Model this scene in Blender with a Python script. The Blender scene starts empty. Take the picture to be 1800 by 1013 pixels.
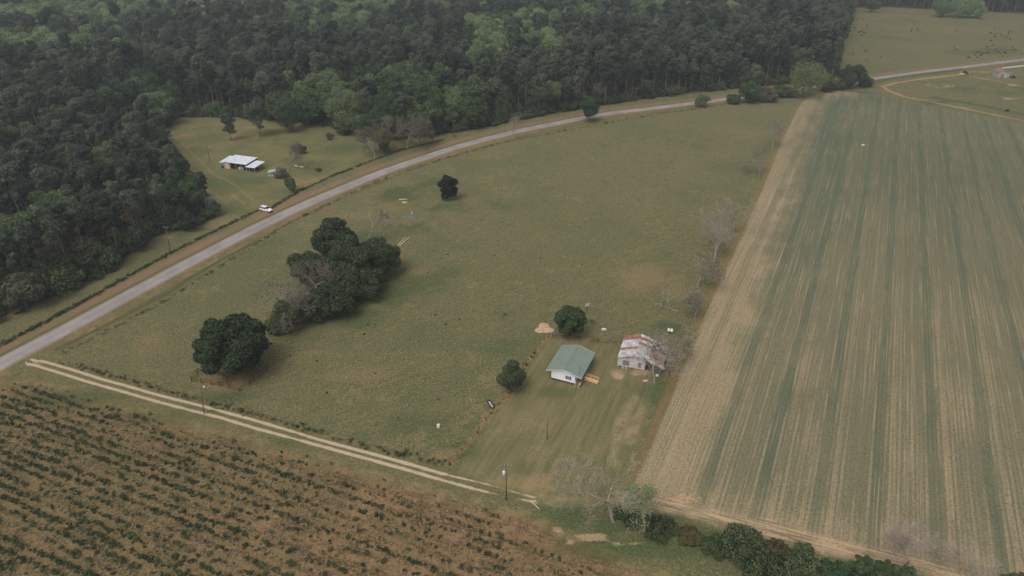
import bpy, math, random
import numpy as np
from mathutils import Vector, Matrix, noise as mnoise

# ------------------------------------------------------------------ camera, world, sun, exposure
sc = bpy.context.scene
col = sc.collection
FPX, PITCH, HC = 1200.0, math.radians(29.8), 110.0
cam_d = bpy.data.cameras.new('camera'); cam = bpy.data.objects.new('camera', cam_d); col.objects.link(cam)
cam.location = (0, 0, HC); cam.rotation_euler = (math.pi/2 - PITCH, 0, 0)
cam_d.sensor_width = 36; cam_d.lens = 24.0; cam_d.clip_start = 1; cam_d.clip_end = 20000
sc.camera = cam
SUN_EL, SUN_AZ = 58, 215          # azimuth the light comes from, degrees clockwise from +Y
w = bpy.data.worlds.new('World'); sc.world = w; w.use_nodes = True
wn = w.node_tree; wn.nodes.clear()
sky = wn.nodes.new('ShaderNodeTexSky'); sky.sky_type = 'NISHITA'; sky.sun_disc = False
sky.sun_elevation = math.radians(SUN_EL); sky.sun_rotation = math.radians(SUN_AZ)
sky.air_density = 1.0; sky.dust_density = 6.0; sky.ozone_density = 1.0
bg = wn.nodes.new('ShaderNodeBackground'); bg.inputs[1].default_value = 0.145
hs = wn.nodes.new('ShaderNodeHueSaturation'); hs.inputs['Saturation'].default_value = 0.22
wo = wn.nodes.new('ShaderNodeOutputWorld')
wn.links.new(sky.outputs[0], hs.inputs['Color']); wn.links.new(hs.outputs[0], bg.inputs[0]); wn.links.new(bg.outputs[0], wo.inputs[0])
sl = bpy.data.lights.new('sun', 'SUN'); sl.energy = 0.85; sl.angle = math.radians(38); sl.color = (1.0, 0.95, 0.88)
sun = bpy.data.objects.new('sun', sl); col.objects.link(sun)
el, az = math.radians(SUN_EL), math.radians(SUN_AZ)
to_sun = Vector((math.cos(el)*math.sin(az), math.cos(el)*math.cos(az), math.sin(el)))
sun.rotation_euler = to_sun.to_track_quat('Z', 'Y').to_euler(); sun.location = (0, 0, 400)
sc.view_settings.view_transform = 'Standard'; sc.view_settings.look = 'None'
sc.view_settings.exposure = -0.50; sc.view_settings.gamma = 1
try:
    sc.cycles.max_bounces = 5; sc.cycles.diffuse_bounces = 3; sc.cycles.transparent_max_bounces = 6; sc.cycles.volume_bounces = 0
except Exception: pass
rng = np.random.default_rng(7); random.seed(7)

# ------------------------------------------------------------------ map helpers: survey of the photograph turned into metres on the ground
CT, ST = math.cos(PITCH), math.sin(PITCH)
def G(x, y, z=0.0):
    u = (x-900)/FPX; v = (y-506.5)/FPX
    t = (HC - z)/(ST + v*CT)
    return Vector((u*t, (CT - v*ST)*t, z))
def Gs(pts): return [tuple(G(*p)[:2]) for p in pts]
def photo_px(X, Y, Z=0):
    z = Z-HC; d = Y*CT - z*ST; up = Y*ST + z*CT
    return 900+FPX*X/d, 506.5-FPX*up/d
def in_frame(X, Y, Z=0, m=0):
    if Y*CT - (Z-HC)*ST <= 1: return False
    x, y = photo_px(X, Y, Z); return -m < x < 1800+m and -m < y < 1013+m
def S(r, g, b, k=0.62):
    f = lambda c: ((c/255+0.055)/1.055)**2.4 if c > 10 else c/255/12.92
    return (f(r)/k, f(g)/k, f(b)/k, 1)

# ------------------------------------------------------------------ node helpers
class NT:
    def __init__(s, name, rough=0.9, spec=0.2):
        s.m = bpy.data.materials.new(name); s.m.use_nodes = True; s.t = s.m.node_tree; s.t.nodes.clear()
        s.b = s.n('ShaderNodeBsdfPrincipled'); s.o = s.n('ShaderNodeOutputMaterial')
        s.t.links.new(s.b.outputs[0], s.o.inputs[0]); s.b.inputs['Roughness'].default_value = rough
        s.b.inputs['Specular IOR Level'].default_value = spec
    def n(s, k): return s.t.nodes.new(k)
    def put(s, sock, v):
        if isinstance(v, bpy.types.NodeSocket): s.t.links.new(v, sock)
        else: sock.default_value = v
    def math(s, op, a, b=0.0, clamp=False):
        n = s.n('ShaderNodeMath'); n.operation = op; n.use_clamp = clamp
        s.put(n.inputs[0], a); s.put(n.inputs[1], b); return n.outputs[0]
    def mul(s, a, b): return s.math('MULTIPLY', a, b)
    def add(s, a, b): return s.math('ADD', a, b)
    def sub(s, a, b): return s.math('SUBTRACT', a, b)
    def mx(s, a, b): return s.math('MAXIMUM', a, b)
    def step(s, x, a, b):          # 0 at a .. 1 at b, smooth
        n = s.n('ShaderNodeMapRange'); n.interpolation_type = 'SMOOTHSTEP'
        s.put(n.inputs[0], x); n.inputs[1].default_value = min(a, b); n.inputs[2].default_value = max(a, b)
        n.inputs[3].default_value = 0 if a < b else 1; n.inputs[4].default_value = 1 if a < b else 0
        return n.outputs[0]
    def mix(s, f, a, b):
        n = s.n('ShaderNodeMix'); n.data_type = 'RGBA'; s.put(n.inputs[0], f)
        s.put(n.inputs[6], a); s.put(n.inputs[7], b); return n.outputs[2]
    def noise(s, vec, scale, detail=2, rough=0.5, dist=0.0):
        n = s.n('ShaderNodeTexNoise'); n.noise_dimensions = '3D'
        if vec is not None: s.put(n.inputs['Vector'], vec)
        n.inputs['Scale'].default_value = scale; n.inputs['Detail'].default_value = detail
        n.inputs['Roughness'].default_value = rough; n.inputs['Distortion'].default_value = dist; return n.outputs[0]
    def attr(s, name):
        n = s.n('ShaderNodeAttribute'); n.attribute_name = name; return n.outputs['Fac']
    def xyz(s, a, b, c=0.0):
        n = s.n('ShaderNodeCombineXYZ'); s.put(n.inputs[0], a); s.put(n.inputs[1], b); s.put(n.inputs[2], c); return n.outputs[0]
    def sep(s, v):
        n = s.n('ShaderNodeSeparateXYZ'); s.put(n.inputs[0], v); return n.outputs
    def pos(s): return s.n('ShaderNodeNewGeometry').outputs['Position']
    def obj(s): return s.n('ShaderNodeTexCoord').outputs['Object']
    def rnd(s): return s.n('ShaderNodeObjectInfo').outputs['Random']
    def mix_f(s, f, a, b): return s.add(s.mul(s.sub(1.0, f), a), s.mul(f, b))
    def scale(s, c, f):
        n = s.n('ShaderNodeVectorMath'); n.operation = 'SCALE'; s.put(n.inputs[0], c); s.put(n.inputs['Scale'], f); return n.outputs[0]
    def bump(s, h, strength=0.3, dist=0.1):
        n = s.n('ShaderNodeBump'); n.inputs['Strength'].default_value = strength; n.inputs['Distance'].default_value = dist
        s.put(n.inputs['Height'], h); s.t.links.new(n.outputs[0], s.b.inputs['Normal'])
    def color(s, c): s.put(s.b.inputs['Base Color'], c); return s.m

def simple(name, c, rough=0.85, var=0.18, scale=1.5, metal=0, spec=0.2):
    t = NT(name, rough, spec); t.b.inputs['Metallic'].default_value = metal
    nz = t.noise(t.obj(), scale, 4, 0.6)
    dk = tuple(v*(1-var) for v in c[:3])+(1,); lt = tuple(min(1, v*(1+var)) for v in c[:3])+(1,)
    return t.color(t.mix(t.step(nz, 0.3, 0.7), dk, lt))

# ------------------------------------------------------------------ object helpers
def tag(o, label=None, cat=None, group=None, kind=None):
    if label: o['label'] = label
    if cat: o['category'] = cat
    if group: o['group'] = group
    if kind: o['kind'] = kind
    return o
def empty(name, loc, rz=0, label=None, cat=None, group=None):
    o = bpy.data.objects.new(name, None); col.objects.link(o); o.location = loc; o.rotation_euler = (0, 0, rz)
    o.empty_display_size = 0.3
    return tag(o, label, cat, group)
def link(name, me, parent=None, loc=None, rz=None):
    o = bpy.data.objects.new(name, me); col.objects.link(o)
    if parent: o.parent = parent
    if loc is not None: o.location = loc
    if rz is not None: o.rotation_euler = (0, 0, rz)
    return o
class MB:
    def __init__(s): s.v = []; s.f = []; s.mi = []
    def face(s, pts, mi=0):
        k = len(s.v); s.v += [tuple(p) for p in pts]; s.f.append(tuple(range(k, k+len(pts)))); s.mi.append(mi); return s
    def hexa(s, p, mi=0):          # 8 points: bottom 4 ccw, top 4 ccw
        k = len(s.v); s.v += [tuple(q) for q in p]
        for f in ((3,2,1,0),(4,5,6,7),(0,1,5,4),(1,2,6,5),(2,3,7,6),(3,0,4,7)):
            s.f.append(tuple(k+i for i in f)); s.mi.append(mi)
        return s
    def box(s, x0, x1, y0, y1, z0, z1, mi=0):
        return s.hexa([(x0,y0,z0),(x1,y0,z0),(x1,y1,z0),(x0,y1,z0),(x0,y0,z1),(x1,y0,z1),(x1,y1,z1),(x0,y1,z1)], mi)
    def beam(s, a, b, wd=0.1, ht=0.1, mi=0):
        a, b = Vector(a), Vector(b); d = (b-a).normalized()
        up = Vector((0,0,1)) if abs(d.z) < 0.95 else Vector((0,1,0))
        sd = d.cross(up).normalized()*wd/2; u = sd.cross(d).normalized()*ht/2
        return s.hexa([a-sd-u, a+sd-u, b+sd-u, b-sd-u, a-sd+u, a+sd+u, b+sd+u, b-sd+u], mi)
    def tube(s, pts, rad, n=6, mi=0, cap=True):
        k0 = len(s.v); pts = [Vector(p) for p in pts]
        if not hasattr(rad, '__len__'): rad = [rad]*len(pts)
        for i, p in enumerate(pts):
            d = (pts[min(i+1, len(pts)-1)]-pts[max(i-1, 0)]).normalized()
            a = d.orthogonal().normalized() if i == 0 else (a - d*a.dot(d)).normalized()
            b = d.cross(a)
            for j in range(n):
                t = 2*math.pi*j/n; s.v.append(tuple(p + (a*math.cos(t)+b*math.sin(t))*rad[i]))
        for i in range(len(pts)-1):
            for j in range(n):
                q = k0+i*n; s.f.append((q+j, q+(j+1) % n, q+n+(j+1) % n, q+n+j)); s.mi.append(mi)
        if cap:
            s.f.append(tuple(k0+j for j in range(n))[::-1]); s.mi.append(mi)
            q = k0+(len(pts)-1)*n; s.f.append(tuple(q+j for j in range(n))); s.mi.append(mi)
        return s
    def mesh(s, name, mats, smooth=False):
        me = bpy.data.meshes.new(name); me.from_pydata(s.v, [], s.f)
        for m in (mats if isinstance(mats, (list, tuple)) else [mats]): me.materials.append(m)
        me.polygons.foreach_set('material_index', s.mi)
        if smooth: me.polygons.foreach_set('use_smooth', [True]*len(s.f))
        me.update(); return me
    def build(s, name, mats, parent=None, bevel=0, smooth=False, loc=None, rz=None):
        o = link(name, s.mesh(name, mats, smooth), parent, loc, rz)
        if bevel:
            b = o.modifiers.new('bevel', 'BEVEL'); b.width = bevel; b.segments = 2; b.limit_method = 'ANGLE'
        return o

# ------------------------------------------------------------------ the survey: lines and regions read off the photograph (1800 px wide), then metres
ROAD = Gs([(-420,905),(-200,768),(0,641),(109,583),(299,480),(450,401),(552,353),(673,303),(745,278),(809,257),(905,232),
           (977,217.5),(1028,207),(1080,198.5),(1157,189.5),(1208,183),(1272,175),(1340,166),(1420,154.5),(1509,142.5),(1607,128.5),(1684,119.3),(1800,105),(2000,83),(2300,55)])
RUT1 = Gs([(58,632),(74,635),(120,648),(180,667),(269,692),(359,715),(444,738),(558,772),(679,804.7),(773,831.6),(854,851),(895,863),(936,874)])
RUT2 = Gs([(48,638),(77,647),(154,671),(257,700.7),(334,721.3),(385,733.5),(450,753.5),(571,786),(692,819.5),(800,850.5),(850,864),(895,874.5),(937,882)])
CROP = Gs([(1100,872),(1132,815),(1172,722),(1216,612),(1260,508),(1302,420),(1342,330),(1374,250),(1402,190),(1420,170),(1470,161),(1540,165),(1610,182),(1700,199),(1800,217),(2300,320),
           (3300,700),(3300,1800),(2100,1150),(1750,1035),(1600,985),(1480,965),(1400,942),(1300,920),(1200,892)])
CROPBOT = Gs([(1100,872),(1200,892),(1300,920),(1400,942),(1480,965),(1600,985),(1750,1035),(2100,1150)])
SCRUB = Gs([(-500,1000),(-60,690),(30,668),(80,672),(240,716),(420,764),(600,814),(800,868),(940,903),(1020,950),(1110,985),(1200,1020),(1400,1100),(1300,1900),(-3000,1900)])
WOOD = Gs([(-900,1010),(-300,700),(0,562),(60,535),(140,508),(205,472),(242,440),(262,418),(330,405),(384,380),(345,362),(335,330),(318,300),(298,268),(284,232),(312,206),(400,206),(480,212),(560,218),
           (600,228),(650,238),(700,246),(745,240),(850,225),(905,212),(1000,196),(1100,180),(1200,166),(1280,158),(1400,147),(1468,139),(1472,100),(1490,50),(1502,14),(1560,13),(1650,18),(1800,24),(2100,35),(2600,20),
           (2400,-60),(1500,-110),(300,-110),(-800,-60),(-2500,100)])
CLEAR = Gs([(284,232),(312,206),(480,212),(600,228),(700,246),(735,243),(640,290),(540,330),(455,375),(385,402),(335,420),(262,418),(384,380),(345,362),(318,300),(298,268)])
YARD = Gs([(962,592),(1090,606),(1165,640),(1100,868),(1030,890),(940,880),(800,832)])
FENCES = dict(
    track=Gs([(106,637),(200,661),(300,690),(420,722),(520,750),(640,783),(720,803),(790,817)]),
    yard=Gs([(790,817),(830,770),(865,725),(893,692),(925,640),(965,590)]),
    back=Gs([(972,592),(1030,596),(1092,604)]),
    verge=Gs([(-40,630),(45,584),(120,545),(240,478),(330,430),(400,396),(452,371)]),
    clearing=Gs([(474,368),(520,340),(580,312),(640,288),(700,266),(780,246)]),
    pasture=Gs([(112,620),(230,562),(330,505),(420,448),(510,392),(608,343),(680,313),(760,285),(900,247),(1030,223),(1160,200),(1270,186)]),
)
def seg_dist(X, Y, line, signed=False):
    best = np.full(X.shape, 1e9); sg = np.ones(X.shape)
    for (ax, ay), (bx, by) in zip(line[:-1], line[1:]):
        dx, dy = bx-ax, by-ay; L = dx*dx+dy*dy
        t = np.clip(((X-ax)*dx+(Y-ay)*dy)/L, 0, 1)
        d = np.hypot(X-(ax+t*dx), Y-(ay+t*dy)); m = d < best
        best = np.where(m, d, best)
        if signed: sg = np.where(m, np.sign(dx*(Y-ay)-dy*(X-ax)), sg)
    return best*sg if signed else best
def poly_dist(X, Y, poly):
    inside = np.zeros(X.shape, bool); p = list(poly)
    for (ax, ay), (bx, by) in zip(p, p[1:]+p[:1]):
        if ay == by: continue
        inside ^= ((ay > Y) != (by > Y)) & (X < (bx-ax)*(Y-ay)/(by-ay)+ax)
    return np.where(inside, 1, -1)*seg_dist(X, Y, p+p[:1])
def inside(p, poly): return float(poly_dist(np.array([p[0]]), np.array([p[1]]), poly)[0])
def blobs(X, Y, lst):
    out = np.zeros(X.shape)
    for px, py, rx, ry, wt in lst:
        c = G(px, py); out = np.maximum(out, min(wt, 1.15)*np.exp(-(((X-c.x)/rx)**2+((Y-c.y)/ry)**2)))
    return out
LUSH = [(700,345,16,12,1),(760,330,14,14,1),(800,365,12,8,.8),(720,400,14,9,.9),(650,420,8,8,.8),(560,720,10,6,.5),(720,500,16,12,.9),(640,560,14,9,.9),(690,530,14,8,.8),(560,600,10,6,.7),
        (600,700,14,8,.6),(740,755,13,6,.9),(640,770,9,4,.6),(830,740,8,6,.7),(800,790,7,4,.9),(870,600,9,7,.8),(900,560,12,8,.5),(380,700,10,4,.8),(520,255,4,4,0),(600,262,14,12,1),(660,262,12,10,.9),(400,320,22,13,.9),(350,300,10,20,.5),
        (370,360,10,8,.6),(320,415,6,5,.8),(1175,575,4.5,4,1.3),(1150,690,9,6,.9),(1120,720,7,4,.5),(980,690,6,3,1),(1000,620,12,4,.4),(1150,780,6,6,.8),(1210,600,4,8,.9),(1160,910,8,3,1.2),(1080,925,5,2.5,1.1),(1260,945,18,3,1),
        (130,700,20,5,.9),(300,735,18,4,.7),(500,785,12,3,.6),(1120,965,24,3.5,1),(1010,905,10,4,.8),(450,240,18,12,.3),(1540,60,40,40,.5),(1750,90,60,20,.8),(1600,40,60,30,.5),(1500,165,20,8,1),(1650,145,40,15,.4),(1750,160,60,20,.7),(1520,153,12,6,.9),(1650,180,10,4,1),
        (560,395,10,10,.5),(470,430,12,14,.4),(860,370,16,20,.3),(1240,540,6,14,.6),(1290,430,6,16,.6),(1330,320,8,20,.6)]
DRY = [(385,672,7,4,1.1),(620,380,9,6,.7),(690,365,8,5,.7),(700,450,5,5,.9),(735,478,5,5,.8),(1130,490,14,12,1),(1190,500,10,12,.8),(1090,460,8,9,.6),(1070,510,8,6,.5),(1000,520,12,8,.3),(780,640,18,9,.5),(620,660,16,7,.6),(250,600,18,12,.5),(200,570,12,12,.5),
       (500,720,14,5,.5),(900,760,14,7,.4),(980,800,14,6,.5),(960,850,16,4,.7),(1085,655,2.2,1.6,1.6),(900,480,14,14,.4),(1000,420,25,20,.4),(1100,350,28,30,.4),(1300,230,25,35,.55),(1180,280,20,30,.4),(400,235,20,12,.7),
       (450,225,25,6,.6),(420,350,16,8,.4),(330,260,5,16,.9),(318,240,4,10,.9),(350,345,5,12,.7),(545,310,12,9,.7),(520,325,10,6,.6),(400,392,6,4,.5),(1600,80,50,30,.6),(1650,50,70,40,.6),(1560,110,30,20,.4),(1640,160,40,10,.5),(240,790,30,8,.3),(800,900,14,3,.6),(550,810,18,3,.6),(780,800,4,2.5,1.2)]
BARE = [(958,576,3.0,4.2,1.6),(948,610,1.2,7,.4),(1085,660,1.6,1.8,.9),(1040,945,3.5,1.0,.75),(1110,955,4.5,1.0,.8),(975,932,1.8,.7,.8),(1000,953,1.4,.6,.8),(60,640,4.0,2.8,1.5),(1130,655,4,2.0,.7),(300,420,3,3,.8),(255,412,3,4,.9),(335,358,4,3,.9),(1650,154,6,3,1.1),
        (1765,140,9,5,.9),(1780,150,7,3,.9),(1775,173,6,4,.9),(1738,172,5,1,.9),(1790,173,3,3,.6),(1660,150,26,6,.6),(1180,630,4,2,.5),(1210,880,5,2,1),(1350,940,9,3,.9),(1440,965,8,3,.9),(880,880,0.5,0.5,0)]
ORANGE = [Gs(l) for l in ([(1552,152),(1575,146),(1620,139),(1690,131)], [(1552,152),(1562,160),(1590,170),(1640,180),(1690,190),(1750,202),(1800,213),(2000,262)],
          [(1695,131),(1730,139),(1790,150)], [(1690,125),(1725,127),(1745,127)])]
GREENLINE = [Gs(l) for l in ([(1640,172),(1700,181),(1760,193),(1800,202),(2000,247)], [(1520,150),(1560,138),(1620,130),(1690,122)])]
DITCHLINE = Gs([(100,612),(200,566),(300,512),(385,458),(450,425)])
MOWN = [Gs(l) for l in ([(298,230),(330,262),(372,302)], [(318,300),(350,325),(400,358)], [(388,310),(420,330),(445,352)], [(360,300),(372,305),(388,315)], [(405,340),(432,360)])]
DRIVE = [Gs(l) for l in ([(1118,698),(1100,722),(1088,750),(1080,782),(1078,815)], [(1130,716),(1118,745),(1106,775)], [(936,878),(985,888),(1040,886),(1110,875)], [(925,866),(985,877),(1035,878)])]
FAINT = [Gs(l) for l in ([(1255,190),(1180,300),(1110,395),(1040,480),(960,585)], [(760,455),(860,385),(930,300)])]
BASE_ATTR = ('strip','rutend','drive','ruta','rutb','crop','scrub','wood','clear','yard','road','rut','lane','orange','gline','fence','lush','dry','bare','mown','faint','ditch','croplft')
def survey(X, Y):
    A = {}
    A['crop'] = poly_dist(X, Y, CROP); A['scrub'] = poly_dist(X, Y, SCRUB); A['wood'] = poly_dist(X, Y, WOOD)
    A['clear'] = poly_dist(X, Y, CLEAR); A['yard'] = poly_dist(X, Y, YARD)
    A['road'] = seg_dist(X, Y, ROAD, True)
    A['ruta'] = seg_dist(X, Y, RUT1, True); A['rutb'] = seg_dist(X, Y, RUT2, True); A['rut'] = np.minimum(np.abs(A['ruta']), np.abs(A['rutb'])); A['lane'] = seg_dist(X, Y, CROPBOT)
    A['orange'] = np.min([seg_dist(X, Y, l) for l in ORANGE], axis=0); A['gline'] = np.min([seg_dist(X, Y, l) for l in GREENLINE], axis=0)
    A['fence'] = np.min([seg_dist(X, Y, l) for l in FENCES.values()], axis=0)
    A['ditch'] = seg_dist(X, Y, DITCHLINE)
    A['mown'] = np.min([seg_dist(X, Y, l) for l in MOWN], axis=0); A['faint'] = np.min([seg_dist(X, Y, l) for l in FAINT], axis=0)
    A['strip'] = seg_dist(X, Y, FENCES['yard']); A['rutend'] = np.hypot(X-RUT1[-1][0], Y-RUT1[-1][1])
    A['drive'] = np.min([seg_dist(X, Y, l) for l in DRIVE], axis=0)
    A['croplft'] = seg_dist(X, Y, CROP[:11])
    A['lush'] = blobs(X, Y, LUSH); A['dry'] = blobs(X, Y, DRY); A['bare'] = blobs(X, Y, BARE)
    return A
def height(X, Y, A):
    r = np.abs(A['road']); z = np.zeros(X.shape)
    z -= 0.35*np.exp(-((r-6.5)/1.3)**2)                                   # roadside ditches
    z -= 0.25*np.exp(-(A['gline']/1.2)**2)
    z += 0.25*np.exp(-(A['ditch']/0.8)**2)*0
    z += 0.05*np.sin(X*0.21+1.3*np.sin(Y*0.11))*np.sin(Y*0.17)
    return np.where(r < 4.0, 0, z)

# ------------------------------------------------------------------ ground materials
ROWD = Vector((700, FPX/CT, 0)).normalized(); ROWP = Vector((ROWD.y, -ROWD.x, 0))
SCD = Vector((-2522-900, FPX/CT, 0)).normalized(); SCP = Vector((SCD.y, -SCD.x, 0))
def rotated(t, p, D, P):
    s = t.sep(p)
    l = t.add(t.mul(s[0], D.x), t.mul(s[1], D.y)); c = t.add(t.mul(s[0], P.x), t.mul(s[1], P.y)); return l, c
def ground_material():
    t = NT('ground_cover', 1.0, 0.05); p = t.pos()
    nb = t.noise(p, 0.012, 3, 0.6); nm = t.noise(p, 0.06, 4, 0.65); ns = t.noise(p, 0.35, 4, 0.7); nf = t.noise(p, 1.7, 3, 0.75); nx = t.noise(p, 6.0, 2, 0.8)
    s = t.sep(p); streak = t.noise(t.xyz(t.mul(t.add(t.mul(s[0], .85), t.mul(s[1], .52)), .22), t.mul(t.add(t.mul(s[0], -.52), t.mul(s[1], .85)), .85)), 0.9, 4, 0.75)
    jit = t.sub(t.add(t.mul(ns, 0.6), t.mul(nf, 0.4)), 0.5)
    jb = t.add(t.mul(jit, 1.3), t.mul(t.sub(nm, .5), 2.4))
    # pasture
    c = t.mix(t.step(t.add(t.mul(nm, .5), t.mul(streak, .5)), .36, .62), S(86,87,60), S(110,104,76))
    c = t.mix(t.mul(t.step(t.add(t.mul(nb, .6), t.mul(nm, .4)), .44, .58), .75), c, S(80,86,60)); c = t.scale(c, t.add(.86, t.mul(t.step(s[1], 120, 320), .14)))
    c = t.mix(t.mul(t.step(t.add(t.mul(ns, .6), t.mul(nf, .4)), .54, .72), .55), c, S(132,117,84))
    c = t.mix(t.mul(t.step(t.add(t.mul(streak, .6), t.mul(nf, .4)), .5, .36), .6), c, S(66,74,46))
    grain = t.add(t.mul(nf, .45), t.mul(nx, .55)); mott = t.add(t.mul(nm, .55), t.mul(ns, .45))
    c = t.mix(t.mul(t.step(mott, .52, .62), .6), c, S(76,82,52)); c = t.mix(t.mul(t.step(mott, .47, .38), .45), c, S(128,112,78))
    c = t.mix(t.mul(t.step(grain, .52, .40), .75), c, S(66,66,40)); c = t.mix(t.mul(t.step(grain, .50, .62), .55), c, S(148,134,96))
    lush = t.mul(t.step(t.add(t.attr('lush'), jb), .30, 1.05), t.step(t.attr('lush'), .06, .3))
    c = t.mix(t.mul(lush, .8), c, t.mix(t.step(nf, .35, .65), S(56,68,42), S(80,88,56)))
    dry = t.mul(t.step(t.add(t.attr('dry'), jb), .30, 1.05), t.step(t.attr('dry'), .06, .3))
    c = t.mix(t.mul(dry, .55), c, t.mix(t.step(nf, .35, .65), S(112,94,66), S(138,116,86)))
    # yard and clearing: mown grass, finer
    mowv = t.noise(t.xyz(t.mul(t.add(t.mul(s[0], .92), t.mul(s[1], -.39)), 1.0), t.mul(t.add(t.mul(s[0], .39), t.mul(s[1], .92)), .06)), .9, 3, .6)
    yc = t.mix(t.step(t.add(t.mul(mowv, .6), t.mul(nm, .4)), .36, .64), S(88,88,58), S(116,104,76))
    yc = t.mix(t.mul(lush, .6), yc, S(66,76,46)); yc = t.mix(t.mul(dry, .85), yc, S(140,120,88))
    c = t.mix(t.mul(t.step(t.add(t.attr('yard'), t.mul(jit, 2)), -.5, .8), .8), c, yc)
    c = t.mix(t.mul(t.step(t.add(t.attr('drive'), t.mul(jb, 2.6)), 1.5, .0), t.add(.12, t.mul(t.step(t.add(t.mul(ns, .6), t.mul(grain, .4)), .42, .60), .55))), c, S(146,128,98))
    cc = t.mix(t.step(t.add(t.mul(nm, .6), t.mul(streak, .4)), .38, .62), S(84,88,58), S(112,102,70))
    cc = t.mix(t.mul(lush, .75), cc, S(66,80,52)); cc = t.mix(t.mul(dry, .8), cc, S(124,106,76))
    clear = t.step(t.attr('clear'), -1.5, 1.5); c = t.mix(t.mul(clear, .9), c, cc)
    c = t.mix(t.mul(t.step(t.add(t.attr('mown'), t.mul(jit, 1.6)), .8, .1), .35), c, S(146,130,96))
    c = t.mix(t.mul(t.step(t.add(t.attr('faint'), t.mul(jit, 3.0)), 1.2, .0), .14), c, S(122,110,80))
    # forest floor
    c = t.mix(t.step(t.add(t.attr('wood'), t.mul(jit, 5)), -1.5, 2.5), c, t.mix(nf, S(50,44,32), S(84,66,48)))
    # road verges: reddish litter on the left, dry grass on the right
    rd = t.attr('road'); ra = t.math('ABSOLUTE', rd); rj = t.add(ra, t.mul(jit, 2.5))
    left = t.step(rd, -.5, .5)
    verge = t.mul(t.step(rj, 10.5, 8.0), 1.0)
    vl = t.mix(t.step(t.add(t.mul(nm, .5), t.mul(ns, .5)), .4, .6), S(130,98,80), S(116,98,74))
    vl = t.mix(t.step(rj, 5.8, 4.6), vl, S(86,88,60)); vl = t.mix(t.mul(t.step(nf, .48, .66), .5), vl, S(86,68,52)); vl = t.mix(t.mul(t.step(nm, .5, .62), .5), vl, S(98,94,64))
    vr = t.mix(t.step(t.add(t.mul(nm, .4), t.mul(ns, .6)), .42, .6), S(96,84,56), S(124,104,76))
    vr = t.mix(t.mul(t.step(t.math('ABSOLUTE', t.sub(rj, 8.2)), 1.2, .3), .7), vr, S(72,66,44))
    notc = t.step(t.attr('rut'), 2.0, 5.0)
    c = t.mix(t.mul(t.mul(verge, notc), t.add(t.mul(left, .2), .65)), c, t.mix(left, vr, vl))
    c = t.mix(t.mul(t.mul(t.step(t.add(ra, t.mul(jit, 1.2)), 3.9, 2.9), .8), 1), c, S(128,112,92))
    # weedy fence lines
    c = t.mix(t.mul(t.step(t.add(t.attr('fence'), t.mul(jit, 2.4)), 1.6, .5), .65), c, t.mix(t.step(ns, .42, .58), S(56,62,40), S(116,98,68)))
    c = t.mix(t.mul(t.step(t.add(t.attr('ditch'), t.mul(jit, 1.5)), 1.4, .4), .6), c, S(62,68,38))
    c = t.mix(t.mul(t.step(t.add(t.attr('strip'), t.mul(jb, 1.6)), 1.5, .2), .6), c, t.mix(t.step(nf, .4, .6), S(104,86,60), S(140,118,86)))
    # scrub field under the brush
    l, q = rotated(t, p, SCD, SCP); rowv = t.noise(t.xyz(t.mul(l, .10), t.mul(q, .55)), 1.0, 4, .65)
    sb = t.mix(t.step(t.add(t.mul(ns, .5), t.mul(rowv, .5)), .38, .62), S(88,70,50), S(124,100,73))
    sb = t.mix(t.mul(t.step(t.add(t.mul(rowv, .6), t.mul(nf, .4)), .5, .4), .75), sb, S(52,56,34))
    sb = t.mix(t.mul(t.step(grain, .51, .60), .6), sb, S(146,122,92)); sb = t.mix(t.mul(t.step(grain, .48, .36), .5), sb, S(62,58,38))
    gr = t.step(t.add(t.add(t.mul(nm, .9), t.mul(rowv, .5)), t.mul(t.step(s[0], -20, -90), .22)), .64, .90); sb = t.mix(t.mul(gr, .48), sb, t.mix(t.step(grain, .42, .58), S(58,62,38), S(108,98,66)))
    sd = t.add(t.attr('scrub'), t.mul(jit, 5)); edge = t.mix(t.step(t.add(t.mul(ns, .5), t.mul(grain, .5)), .44, .56), S(88,84,56), S(120,106,76))
    sf = t.mix(t.step(sd, 0, 4), edge, sb); sf = t.mix(t.mul(t.step(t.attr('lush'), .3, .9), .6), sf, S(58,68,38))
    c = t.mix(t.step(sd, -1.5, 1.0), c, sf)
    # crop field
    l, q = rotated(t, p, ROWD, ROWP)
    warp = t.mul(t.sub(t.noise(t.xyz(t.mul(l, .02), t.mul(q, .05)), 1, 2), .5), 1.2)
    ph = t.math('FRACT', t.mul(t.add(t.add(q, warp), CROPPH), 1/11.0))
    dkst = t.mul(t.step(t.math('ABSOLUTE', t.sub(ph, .5)), .17, .08), 1)
    ltst = t.step(t.math('ABSOLUTE', t.sub(ph, .74)), .075, .02)
    wide = t.noise(t.xyz(t.mul(l, .008), t.mul(q, .085)), 1.0, 3, .55)
    rows = t.noise(t.xyz(t.mul(l, .03), t.mul(q, 1.5)), 1.0, 4, .75)
    patch = t.noise(t.xyz(t.mul(l, .05), t.mul(q, .08)), 1.0, 4, .65)
    far = t.step(l, 120, 380)
    g = t.add(t.add(t.mul(wide, .42), t.mul(rows, .63)), t.add(t.mul(patch, .40), t.mul(grain, .30))); g = t.sub(g, .10)
    g = t.add(g, t.add(t.mul(dkst, -.18), t.mul(ltst, .15)))
    r1 = t.math('ABSOLUTE', t.sub(t.math('FRACT', t.mul(t.add(q, t.mul(warp, .3)), 1/2.75)), .5)); r2 = t.math('ABSOLUTE', t.sub(t.math('FRACT', t.mul(q, 1/.92)), .5))
    rmod = t.noise(t.xyz(t.mul(l, .05), t.mul(q, .6)), 1.0, 3, .6)
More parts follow.
